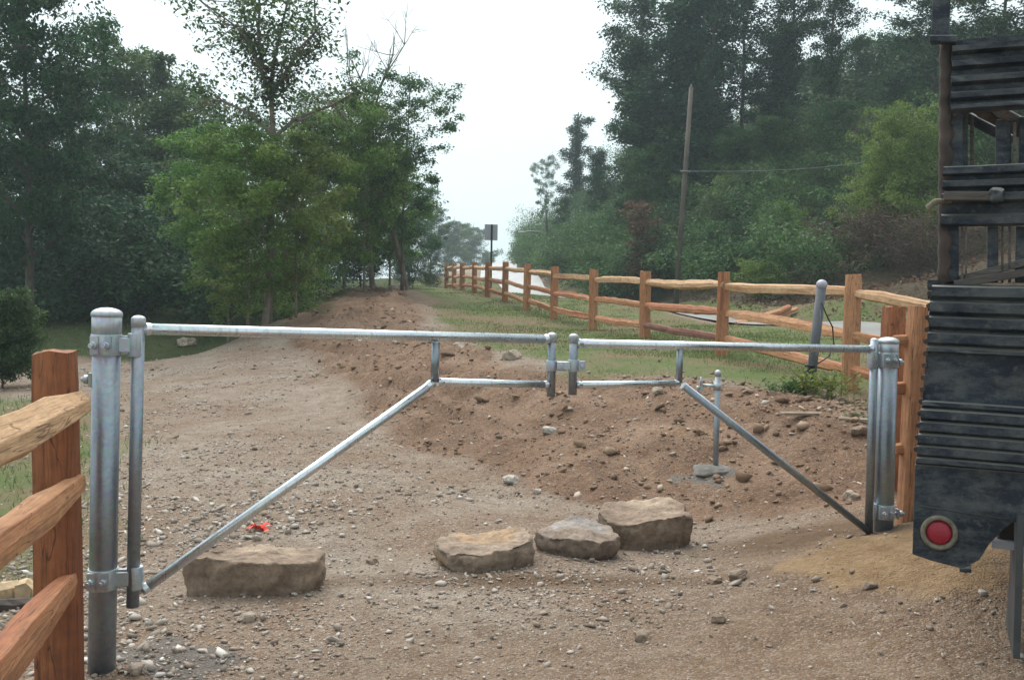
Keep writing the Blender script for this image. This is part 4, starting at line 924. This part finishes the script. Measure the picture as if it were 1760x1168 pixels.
proto('mound', 'leaf_bright', seed=31, H=6, base=.02, R=2.9, shape=lambda f: 1.0-.5*f, limbs=40, leaves=34000, lsize=.105, trunk_r=.06, clus=.55, droop=1.3, rise=.5, stems=2, flat=.5)
proto('mound_dark', 'leaf', seed=32, H=6, base=.02, R=2.9, shape=lambda f: 1.0-.5*f, limbs=40, leaves=30000, lsize=.20, trunk_r=.06, clus=.6, droop=1.0, rise=.5, stems=2, flat=.6)
proto('sapling', 'leaf_bright', seed=12, H=3.8, base=.12, R=1.2, shape=lambda f: .7+.3*math.sin(f*5), limbs=18, leaves=5200, lsize=.10, trunk_r=.035, clus=.3, droop=1.2, rise=.6, bark='bark_pale')
proto('rust', 'leaf_rust', seed=13, H=3.6, base=.05, R=.7, shape=lambda f: .5+.5*abs(math.sin(f*5+1)), limbs=16, leaves=3800, lsize=.10, trunk_r=.05, clus=.42, vine=.3, bark='bark')
proto('thicket', 'leaf_brown', seed=14, H=2.2, base=.03, R=1.5, shape=lambda f: 1-.4*f, limbs=26, leaves=4200, lsize=.07, trunk_r=.03, clus=.42, stems=3, twigs=8, rise=.6)

import zlib
def tree(key, px, Y, top_py, label, cat='tree', group=None, name=None, wide=1.0, rz=None, lower=0.0):
    x = (px-880)/F_PX*Y; z = G1(x, Y) - lower; zt = P(px, top_py, Y).z
    tm, cm, H, R, _ = PROTO[key]; h = max(zt-z, .3); s = h/H
    name = name or {'shrub': 'shrub', 'shrub_dark': 'shrub', 'shrub_bright': 'shrub', 'sapling': 'sapling', 'thicket': 'bramble', 'rust': 'shrub'}.get(key, 'tree')
    r = zlib.crc32(label.encode()+str(px).encode()) % 628/100
    t = thing(name, label, cat, (x, Y, z), r if rz is None else rz, group)
    for nm, me in (('trunk' if name == 'tree' else 'stems', tm), ('crown', cm)):
        o = link(nm, me, t); 
    t.scale = (s*wide, s*wide, s); return t
LW = 'trees of the wood left of the drive'; RW = 'tall trees on the right hillside'; DT = 'distant trees beyond the crest'; BS = 'shrubs covering the right bank'
for a in [
    ('broad', 50, 25, -190, 'tall dark broad tree filling the upper left corner', 'tree', LW, None, .70),
    ('broad_b', -60, 28, -260, 'tall dark tree cut by the left edge behind the corner tree', 'tree', LW, None, .8),
    ('broad', 120, 31, 60, 'dark tree standing just right of the upper left corner tree', 'tree', LW, None, .62),
    ('mid_b', 238, 40, 55, 'pale hazy tree whose top peaks in the gap right of the corner tree', 'tree', LW, None, .8),
    ('mid', 185, 36, 190, 'low dark tree under the gap in the left treeline', 'tree', LW, None, .9),
    ('mid', 312, 38, 100, 'hazy tree right of the peaked tree in the left treeline', 'tree', LW, None, .85),
    ('mid_bright', 362, 26, 165, 'green tree with a rounded top left of the forked tree', 'tree', LW, None, .9),
    ('mid_bright', 425, 21.0, 165, 'slim light green tree directly left of the forked trunk', 'tree', LW, None, 1.0),
    ('mid_bright', 548, 28, 150, 'leafy green tree right of the forked trunk', 'tree', LW, None, .9),
    ('mid_bright', 508, 21.6, 185, 'young light green tree with a bare reddish lower trunk beside the forked tree', 'tree', LW, None, .95),
    ('mid_bright', 590, 30, 120, 'light green tree standing before the bare twigs at mid left', 'tree', LW, None, .85),
    ('mid_bright', 625, 28, 125, 'bushy green tree behind the bare twigs at mid left', 'tree', LW, None, .8),
    ('airy', 690, 29, 95, 'airy tree with loose outer twigs reaching into the sky left of centre', 'tree', LW, None, .9),
    ('mid_bright', 668, 31, 205, 'green tree filling below the airy tree left of centre', 'tree', LW, None, .95),
    ('mid_b', 640, 33, 270, 'low green tree at the head of the dirt bank', 'tree', LW, None, 1.0),
    ('mid', 702, 50, 290, 'smaller hazy tree right below the airy tree', 'tree', DT, None, .9),
    ('broad', 738, 85, 335, 'pale tree where the left wood thins out before the sign', 'tree', DT, None, .9),
    ('mid', 775, 130, 366, 'small far tree immediately left of the sign', 'tree', DT, None, 1.1),
    ('mid', 808, 150, 378, 'small far tree behind the sign', 'tree', DT, None, 1.1),
    ('mid_b', 838, 170, 428, 'very small far tree just right of the sign post', 'tree', DT, None, 1.2),
    ('mid', 888, 190, 420, 'small round far tree at the right side of the road gap', 'tree', DT, None, 1.1),
    ('mid_b', 915, 160, 400, 'small far tree under the street lamp', 'tree', DT, None, 1.3),
    ('mid', 948, 130, 372, 'far tree behind the dark lamp pole', 'tree', DT, None, 1.1),
    ('airy', 934, 95, 258, 'thin airy tree leaning out at the left end of the right treeline', 'tree', RW, None, .6),
    ('snag', 988, 78, 183, 'vine covered snag with a knobbly top against the sky', 'tree', RW, None, 1.15),
    ('vine_tree', 962, 68, 330, 'low vine covered tree left of the knobbly snag', 'tree', RW, None, 1.4),
    ('vine_tree', 1024, 60, 245, 'vine covered tree directly right of the knobbly snag', 'tree', RW, None, 1.2),
    ('mid', 1050, 60, 300, 'green tree filling the dip between snag and tall treeline', 'tree', RW, None, 1.0),
    ('airy_dark', 1085, 52, -90, 'tall tree with an open drooping crown at the left edge of the tall treeline', 'tree', RW, None, .85),
    ('vine_tree', 1100, 50, 40, 'tall trunk thick with vines below the drooping open crown', 'tree', RW, None, 1.1),
    ('vine_tree', 1160, 48, -60, 'tall vine wrapped tree behind the utility pole', 'tree', RW, None, 1.4),
    ('airy_dark', 1215, 46, -160, 'tall straight tree right of the vine wrapped one', 'tree', RW, None, .85),
    ('airy_dark', 1262, 50, -120, 'tall tree with a pale bare trunk in the middle of the hillside', 'tree', RW, None, .9),
    ('vine_tree', 1322, 47, 20, 'vine covered tree left of the reddish bare trunk', 'tree', RW, None, 1.2),
    ('airy_dark', 1350, 48, -170, 'tall dense tree above the centre of the right bank', 'tree', RW, None, .8),
    ('airy_dark', 1415, 44, -130, 'tall open tree rising left of the bright sky gap', 'tree', RW, None, .8),
    ('airy_dark', 1462, 50, 50, 'thinner tall tree beside the bright sky gap', 'tree', RW, None, .8),
    ('broad_b', 1590, 40, -150, 'large dense tree right of the sky gap', 'tree', RW, None, 1.1),
    ('airy_dark', 1510, 54, 90, 'lower open tree under the sky gap', 'tree', RW, None, 1.0),
    ('broad_b', 1700, 36, -200, 'large dense tree above and behind the truck rack', 'tree', RW, None, 1.0),
    ('broad', 1840, 36, -200, 'large tree beyond the right edge over the truck', 'tree', RW, None, .9),
    ('vine_tree', 1208, 50, 130, 'dark viny tree filling under the tall straight tree', 'tree', RW, None, 1.7),
    ('mid', 1420, 43, 160, 'dark green tree on the slope under the sky gap', 'tree', RW, None, 1.1),
    ('mid', 1320, 43, 180, 'green tree low on the slope above the mid bank', 'tree', RW, None, 1.1),
    ('broad', 1530, 42, 100, 'green tree just above the bright leafy mound', 'tree', RW, None, 1.0),
    ('mid', 1120, 47, 220, 'green tree on the slope left of the utility pole', 'tree', RW, None, 1.1),
    ('mid', 1250, 45, 200, 'green tree on the slope right of the utility pole', 'tree', RW, None, 1.1),
    # shrubs
    ('mound_dark', -5, 15.5, 488, 'round green bush at the left edge behind the near fence', 'shrub', None, 'shrub', .75),
    ('sapling', 392, 20.5, 372, 'bright green sapling reaching out left over the drive', 'sapling', None, None, 1.0),
    ('shrub_bright', 470, 23.5, 430, 'bright leafy bush at the foot of the forked tree', 'shrub', None, None, .8),
    ('shrub_bright', 560, 27.5, 420, 'bright leafy bush on the bank right of the two thin trunks', 'shrub', None, None, .8),
    ('shrub', 625, 32, 415, 'green bush above the top of the dirt bank', 'shrub', None, None, .9),
    ('shrub_dark', 700, 37, 440, 'dark low bush where the wood meets the grass', 'shrub', None, None, 1.1),
    ('shrub_dark', 742, 42, 452, 'dark low bush touching the far end of the rail fence', 'shrub', None, None, 1.0),
    ('mound', 1560, 28, 165, 'large bright leafy mound hanging over the bank beside the truck rack', 'shrub', None, 'shrub', .72),
    ('mound', 1500, 30, 240, 'smaller bright leafy mound lower left of the large one', 'shrub', None, 'shrub', .7),
    ('shrub', 1620, 30, 170, 'green bush right behind the truck rack', 'shrub', BS, None, .7),
    ('rust', 1098, 39, 335, 'rust red dead bush on the bank left of the utility pole', 'shrub', None, None, 1.0),
    ('shrub', 1010, 56, 375, 'shrub on the bank below the knobbly snag', 'shrub', BS, None, 1.0),
    ('shrub_dark', 965, 66, 405, 'dark shrub at the left foot of the right bank', 'shrub', BS, None, 1.1),
    ('shrub', 1050, 50, 370, 'shrub on the bank left of the rust red bush', 'shrub', BS, None, .9),
    ('shrub_dark', 1140, 40, 355, 'dark shrub between the rust red bush and the pole', 'shrub', BS, None, .8),
    ('shrub', 1205, 38, 330, 'shrub immediately right of the utility pole', 'shrub', BS, None, .8),
    ('shrub', 1225, 36, 385, 'low shrub right of the foot of the utility pole', 'shrub', BS, None, .9),
    ('shrub_bright', 1262, 40, 300, 'lighter shrub on the bank above the second nearest fence post', 'shrub', BS, None, .8),
    ('shrub', 1310, 38, 280, 'shrub high on the bank in the middle of the slope', 'shrub', BS, None, .8),
    ('shrub_dark', 1290, 34, 370, 'dark shrub in the middle of the bank', 'shrub', BS, None, .8),
    ('shrub_bright', 1350, 35, 345, 'light green shrub right of the dark middle shrub', 'shrub', BS, None, .8),
    ('shrub', 1380, 39, 265, 'shrub high on the bank left of the dark hollow', 'shrub', BS, None, .8),
    ('shrub_dark', 1420, 34, 330, 'dark shrub above the leaning pipe', 'shrub', BS, None, .9),
    ('thicket', 1452, 29, 385, 'brown bramble tangle on the bare bank above the nearest fence post', 'bramble', 'brown brambles on the bare bank', None, 1.0),
    ('thicket', 1510, 28, 360, 'brown bramble tangle under the bright leafy mound', 'bramble', 'brown brambles on the bare bank', None, 1.0),
    ('thicket', 1575, 26, 375, 'brown bramble tangle beside the truck', 'bramble', 'brown brambles on the bare bank', None, 1.0),
    ('shrub_bright', 1305, 28, 448, 'small yellow green bush at the roadside foot of the bank', 'shrub', None, None, 1.2),
    ('shrub', 1360, 30, 425, 'small green bush low on the bank beside the yellow green one', 'shrub', BS, None, 1.1),
    ]:
    tree(*a)
# forked tree with dark vines
def fork_tree():
    r = np.random.default_rng(99); p = P(460, 556, 22); z = G1(p.x, p.y); B = Vector((p.x, p.y, z))
    t = thing('tree', 'tall airy tree forking into two dark vine covered arms against the sky', 'tree', B, 0, LW)
    q = lambda px, py: P(px, py, 22) - B
    mb = MB(); st = [Vector((0, 0, -.3)), q(463, 450), q(468, 330), q(470, 240), q(466, 165)]
    mb.tube(st, [.10, .085, .07, .062, .055], 9)
    arms = [[q(466, 165), q(452, 120), q(436, 80), q(415, 55), q(385, 40)], [q(466, 165), q(490, 135), q(520, 95), q(548, 62), q(570, 20)], [q(466, 165), q(466, 110), q(478, 60), q(500, 0), q(505, -60)], [q(452, 120), q(445, 60), q(440, 0), q(430, -70)], [q(468, 240), q(500, 200), q(560, 170), q(600, 150)], [q(468, 230), q(420, 190), q(370, 165), q(330, 160)]]
    vine = [(arms[0], 1.0), (arms[1], 1.0)]; cen = []; wt = []; sp = []
    for i, A in enumerate(arms):
        A = [v + Vector((0, r.normal(0, .12)*k + (i-2)*.12*k, 0)) for k, v in enumerate(A)]
        mb.tube(A, [.045*(1-.8*k/(len(A)-1))+.004 for k in range(len(A))], 6, False)
        for k in range(1, len(A)):
            for s in range(8):
                d = Vector(r.normal(0, 1, 3)); d.normalize(); d.z *= .7; e = A[k] + d*r.uniform(.3, 1.15); mb.tube([A[k], (A[k]+e)/2+Vector(r.normal(0, .05, 3)), e], [.014, .009, .004], 4, False)
                cen.append(e); wt.append(r.uniform(.3, 1.4)); sp.append(r.uniform(.18, .42)); cen.append((A[k]+e)/2); wt.append(.25); sp.append(.2)
    mb.build('trunk', M['bark_pale'], t)
    C, k = crown_points(r, [tuple(c) for c in cen], wt, 8500, [q_*1.25 for q_ in sp], .65); V, F = leaf_quads(C, .10, r, .6, .9); np_mesh('crown', V, F, M['leaf'], t, rnd=np.repeat(r.random(len(C)), 4))
    pts = []
    for A, w_ in vine:
        for k in range(len(A)-2):
            for s in range(45): f = r.random(); pts.append(A[k]*(1-f)+A[k+1]*f + Vector(r.normal(0, .095, 3)))
    V, F = leaf_quads(np.repeat(np.array([tuple(p_) for p_ in pts]), 5, 0) + r.normal(0, .05, (len(pts)*5, 3)), .085, r, .3, .8); np_mesh('vine', V, F, M['leaf_brown'], t, rnd=np.repeat(r.random(len(pts)*5), 4))
fork_tree()
# bare twigs rising from the treetops
def bare_tree(px, Y, topy, seed, label):
    r = np.random.default_rng(seed); x = (px-880)/F_PX*Y; z = G1(x, Y); B = Vector((x, Y, z)); H = P(px, topy, Y).z - z
    t = thing('tree', label, 'tree', B, 0, LW); mb = MB()
    def grow(p, d, L, rad, lev):
        n = 5; pts = [p]
        for i in range(n): d = (d + Vector(r.normal(0, .10, 3))).normalized(); pts.append(pts[-1] + d*L/n)
        mb.tube(pts, [max(.006, rad*(1-.6*i/n)) for i in range(n+1)], 6 if lev == 0 else 4, False)
        if lev < 3:
            for s in range(5 if lev else 7):
                k = r.integers(2, n+1); dd = (d + Vector(r.normal(0, .45, 3))).normalized(); dd.z = abs(dd.z); grow(pts[k], dd, L*r.uniform(.28, .5), rad*.42, lev+1)
    grow(Vector((0, 0, -.2)), Vector((0, 0, 1)), H*.72, .09, 0)
    mb.build('trunk', M['bark_pale'], t)
bare_tree(640, 30, 55, 5, 'bare leafless tree whose thin twigs stand above the green treetops')
bare_tree(700, 30.5, 75, 8, 'second bare twiggy treetop just right of the first')
bare_tree(455, 21.2, 330, 12, 'dead leaning sapling among the trunks below the forked tree')

# dense background wood and undergrowth read as one mass (stuff)
def mass(name, items, label, cat, mat, lsize, n_each, seed):
    r = np.random.default_rng(seed); Vs = []; Rn = []
    for (x, y, h, rad) in items:
        z = G1(x, y); k = 26; c = np.column_stack([x + r.normal(0, rad*.45, k), y + r.normal(0, rad*.45, k), z + h*r.random(k)**.8])
        C, kk = crown_points(r, c, r.uniform(.4, 1.4, k), n_each, r.uniform(.35, .75, k)*rad*.6, .75)
        V, _ = leaf_quads(C, lsize, r, .7, .6); Vs.append(V); cr = r.random(k); Rn.append(np.repeat(np.clip(.6*cr[kk]+.4*r.random(len(kk)), 0, 1), 4))
    V = np.concatenate(Vs); F = np.arange(len(V)).reshape(-1, 4)
    tag(np_mesh(name, V, F, M[mat], rnd=np.concatenate(Rn)), label, cat, kind='stuff')
r = np.random.default_rng(5); it = []
for Y, x0, x1, st, h0, h1 in ((34, -24, -8, 1.8, 4.5, 7), (40, -30, -7.5, 2.0, 6, 9), (47, -36, -8, 2.2, 7, 10), (30, -22, -9.5, 1.6, 2.2, 3.6), (56, -40, -9, 2.6, 8, 11), (50, -12, -7, 1.8, 5, 8), (29, -20, -6.6, 1.3, 1.0, 2.0), (33, -24, -7, 1.3, 1.8, 3.2)):
    x = x0
    while x < x1: it.append((x + r.normal(0, .4), Y + r.normal(0, 1.2), r.uniform(h0, h1), 1.9)); x += st
mass('woods', it, 'dark mass of woodland filling behind the trees on the left', 'woods', 'leaf_dark', .15, 3000, 6)
r = np.random.default_rng(15); it = []
for i in range(210):
    f = r.random(); Y = 26 + 70*f; xr = np.interp(Y, [20, 26, 35, 47, 61, 81, 100], [9.6, 7.8, 5.0, 2.8, 1.3, .9, .8]) ; x = xr + .9 + (r.random()**1.4)*(13+Y*.12)
    px = 880 + x/Y*F_PX
    if px > 1400 and Y < 36: continue
    it.append((x, Y, r.uniform(.7, 2.2)*(.7+Y/70), 1.5+Y*.012))
for i in range(80):
    Y = 40+60*r.random(); x = np.interp(Y, [20, 26, 35, 47, 61, 81, 100], [9.6, 7.8, 4.7, 2.3, 1.0, .7, .6]) + .4 + 2.2*r.random(); it.append((x, Y, r.uniform(.8, 1.9)*(.8+Y/140), 1.5))
mass('undergrowth', it, 'tangled green undergrowth and vines covering the right bank', 'undergrowth', 'leaf', .105, 2500, 16)
r = np.random.default_rng(25); it = []
for i in range(70):
    Y = r.uniform(44, 85); x = np.interp(Y, [44, 60, 85], [11, 9, 9]) + r.random()*26; it.append((x, Y, r.uniform(1.5, 3), 2.6))
mass('hill_woods', it, 'dark mass of woodland on the hilltop behind the tall trees', 'woods', 'leaf_dark', .24, 2000, 26)
r = np.random.default_rng(35); n = 22000
x = r.uniform(6, 26, n); y = r.uniform(14, 40, n); k = poly_sd(x, y, ROADF + [(60, 110), (60, 0)]) > .1; x, y = x[k], y[k]
z = Gfull(x, y) + r.random(len(x))*.16; V, F = leaf_quads(np.column_stack([x, y, z]), .10, r, 1.0, .2); 
tag(np_mesh('leaf_litter', V, F, M['leaf_brown'], rnd=np.repeat(r.random(len(x)), 4)), 'brown leaf litter and dead weeds on the bare roadside bank', 'leaf litter', kind='stuff')
# ------------------------------------------------------------------ poles, sign, lamp
def pole_obj(label, base_px, Y, base_py, top_px, top_py, r0, r1, name='utility_pole', cat='utility pole', mat='pole_wood'):
    b = P(base_px, base_py, Y); b.z = G1(b.x, b.y); a = P(top_px, top_py, Y); t = thing(name, label, cat, b)
    MB().tube([Vector((0, 0, -.3)), (a-b)*.5 + Vector((.01, 0, 0)), a-b], [r0, (r0+r1)/2, r1], 16).build('pole', M[mat], t); return t, a, b
t, a, b = pole_obj('weathered wooden utility pole leaning slightly before the wooded bank', 1162, 33, 485, 1188, 150, .095, .070)
d = (a-b); k = .615; p = d*k
MB().tube([p + Vector((-.18, -.1, 0)), p + Vector((.18, -.1, 0))], .022, 8).build('wire_bracket', M['grey_wire'], t)
MB().tube([d + Vector((0, 0, -.05)), d + Vector((0, 0, .09))], [.035, .02], 10).build('pole_cap', M['grey_wire'], t)
s = b + p + Vector((.1, -.1, 0)); e = P(1640, 252, 34); pts = [s*(1-f)+e*f + Vector((0, 0, -.28*math.sin(math.pi*f))) for f in [i/16 for i in range(17)]]
tag(MB().tube(pts, .008, 5).build('cable', M['grey_wire']), 'thin grey overhead cable running right from the wooden utility pole', 'cable')
t, a, b = pole_obj('dark far utility pole carrying a street lamp at the end of the right bank', 939, 62, 485, 939, 360, .10, .08, mat='dark_metal')
d = a-b; q = [P(x, y, Y_) - b for x, y, Y_ in ((939, 402, 62), (925, 398, 61.5), (910, 397, 61.2), (902, 398, 61))]
MB().tube(q, .028, 8).build('lamp_arm', M['sign_back'], t)
h = P(897, 399, 61)-b; V = rock_shape(S3, (.42, .2, .13), 5, .8, 0, .0); o = np_mesh('lamp_head', V, S3[1], M['sign_back'], t, smooth=True); o.location = h
b = P(845, 491, 39); b.z = G1(b.x, b.y); a = P(844, 388, 39); t = thing('road_sign', 'grey back of a square road sign on a dark post beyond the fence', 'road sign', b)
MB().box(((a-b).x/2, 0, (a-b).z/2), (.075, .05, (a-b).z+.1)).build('post', M['dark_metal'], t)
c0, c1 = P(833, 385, 38.97)-b, P(855, 413, 38.97)-b
MB().box(((c0.x+c1.x)/2, .04, (c0.z+c1.z)/2), (c1.x-c0.x, .012, c0.z-c1.z)).build('panel', M['sign_back'], t, .005)
# ------------------------------------------------------------------ red ribbon, weeds, wood scraps
p = P(445, 925, 6.6); p.z = G1(p.x, p.y); t = thing('marker_flag', 'crumpled bright red ribbon on the drive behind the lone boulder', 'marker flag', p)
mb = MB(); r = random.Random(3)
for k in range(9):
    a = k*.75; L = r.uniform(.03, .06); pts = [Vector((0, 0, .005))]
    for i in range(5): pts.append(pts[-1] + Vector((math.cos(a)*L*.4, math.sin(a)*L*.4, r.uniform(-.004, .022)*(1 if i < 3 else -1)))); a += r.uniform(-.5, .5)
    w_ = Vector((-math.sin(a), math.cos(a), .3))*.013; V = []
    for q in pts: q.z = max(q.z, .004); V += [q-w_, q+w_]
    mb.add(V, [(2*i, 2*i+1, 2*i+3, 2*i+2) for i in range(len(pts)-1)])
o = mb.build('ribbon', M['red_ribbon'], t); md = o.modifiers.new('thick', 'SOLIDIFY'); md.thickness = .002
def weeds(px, py, Y, n, L, seed, label, mat='leaf_bright', spread=.12):
    r = np.random.default_rng(seed); p = P(px, py, Y); z = G1(p.x, p.y); t = thing('weed', label, 'weed', (p.x, p.y, z)); mb = MB(); C = []
    for s in range(n):
        a = r.random()*6.28; d = Vector((math.cos(a)*r.uniform(.15, .9), math.sin(a)*r.uniform(.15, .9), 1)).normalized(); b0 = Vector((r.normal(0, spread), r.normal(0, spread*.7), -.01)); l = L*r.uniform(.6, 1.1)
        pts = [b0 + d*l*f + Vector((0, 0, -.25*l*f*f)) for f in (0, .35, .7, 1)]; mb.tube(pts, [.004, .0035, .003, .002], 4, False)
        for f in np.linspace(.2, 1, 14): C.append(tuple(b0 + d*l*f + Vector((0, 0, -.25*l*f*f)) + Vector(r.normal(0, .012, 3))))
    mb.build('stems', M['leaf_bright'] if 0 else M['bark_pale'], t)
    V, F = leaf_quads(np.array(C), .055, r, .8, .3, .42); np_mesh('leaves', V, F, M[mat], t, rnd=np.repeat(.35+.65*r.random(len(C)), 4))
weeds(1410, 690, 9.3, 48, .42, 3, 'bright green leafy weed at the foot of the leaning pipe')
weeds(1355, 690, 9.4, 22, .18, 4, 'lower grassy weed left of the leaning pipe', 'leaf', .13)
weeds(1500, 735, 8.4, 10, .10, 6, 'small green weed left of the right hinge pipe', 'leaf', .1)
# stakes of split wood
def chunk(px, py, Y, L, w_, h_, rz, seed, label, ry=0, mat='pale_bark_wood', name='firewood', cat='wood piece', group=None, dz=0):
    p = P(px, py, Y); r = np.random.default_rng(seed); pr = [(-.5, -.5), (.5, -.42), (.42, .35), (-.1, .5), (-.48, .1)]; V = []
    for i in range(7):
        f = i/6-.5; V += [(f*L, (u+r.normal(0, .04))*w_, (v+r.normal(0, .04))*h_) for u, v in pr]
    F = [(i*5+k, (i+1)*5+k, (i+1)*5+(k+1) % 5, i*5+(k+1) % 5) for i in range(6) for k in range(5)] + [(0, 1, 2, 3, 4), (34, 33, 32, 31, 30)]
    o = MB().add(V, F).build(name, M[mat]); o.location = (p.x, p.y, G1(p.x, p.y) + h_*.42 + dz + abs(math.sin(ry))*L*.5); o.rotation_euler = (0, ry, rz); tag(o, label, cat, group)
GW = 'split wood pieces by the near fence'
chunk(8, 1035, 5.2, .13, .09, .08, .8, 1, 'pale split wood block nearest the left edge', group=GW, dz=.02)
chunk(44, 1030, 5.25, .13, .09, .09, 1.9, 2, 'short pale wood block beside the orange fence post', group=GW)
chunk(28, 1052, 5.05, .30, .08, .05, .25, 3, 'brown bark slab lying before the pale wood blocks', mat='rust', group=GW)
chunk(1390, 735, 8.5, .55, .06, .03, .15, 11, 'long pale stick lying below the green weeds', group='sticks on the bank', name='stick', cat='stick', mat='stick')
chunk(1475, 745, 8.3, .32, .05, .03, -.3, 12, 'short pale stick close to the right hinge pipe', group='sticks on the bank', name='stick', cat='stick', mat='stick')
for k, (px, py, rz, L) in enumerate([(1305, 545, .5, 1.4), (1322, 540, .7, 1.6), (1340, 536, .6, 1.2), (1315, 548, .2, 1.0)]):
    chunk(px, py-8, 22.6+k*.3, L, .16, .10, rz, 30+k, ['lowest orange split log lying on the verge beyond the road', 'long orange split log in the middle of the pile beyond the road', 'upper orange split log leaning up the verge beyond the road', 'short orange split log at the left of the pile beyond the road'][k], -.25, 'rail_wood', 'split_log', 'log', 'split logs beyond the road')
# wood chips, bark scraps along the lip of the bank
r = np.random.default_rng(44); n = 700; x = np.concatenate([r.normal(3.2, .45, 350), r.uniform(1.5, 3.4, 350)]); y = np.concatenate([r.normal(8.7, .5, 350), r.uniform(8.3, 10.5, 350)])
stones('bark_chips', x, y, .006*np.exp(r.normal(0, .8, n))+.006, M['litter'], 'scattered bark chips and twigs on the lip of the bank', 'bark chips')

# ------------------------------------------------------------------ hazy air
m = bpy.data.materials.new('hazy_air'); m.use_nodes = True; t = m.node_tree; t.nodes.clear()
pv = t.nodes.new('ShaderNodeVolumePrincipled'); pv.inputs['Color'].default_value = (.78, .94, 1, 1); pv.inputs['Density'].default_value = .0011; pv.inputs['Anisotropy'].default_value = .2
ou = t.nodes.new('ShaderNodeOutputMaterial'); t.links.new(pv.outputs[0], ou.inputs['Volume'])
zmin = float(GROUND_MIN) - 1.0
bx = MB().box((0, 195, (40+zmin)/2), (2800, 2*240, 40-zmin)).build('haze', m); tag(bx, kind='stuff', label='thin pale mist hanging in the air all over the place', cat='haze')
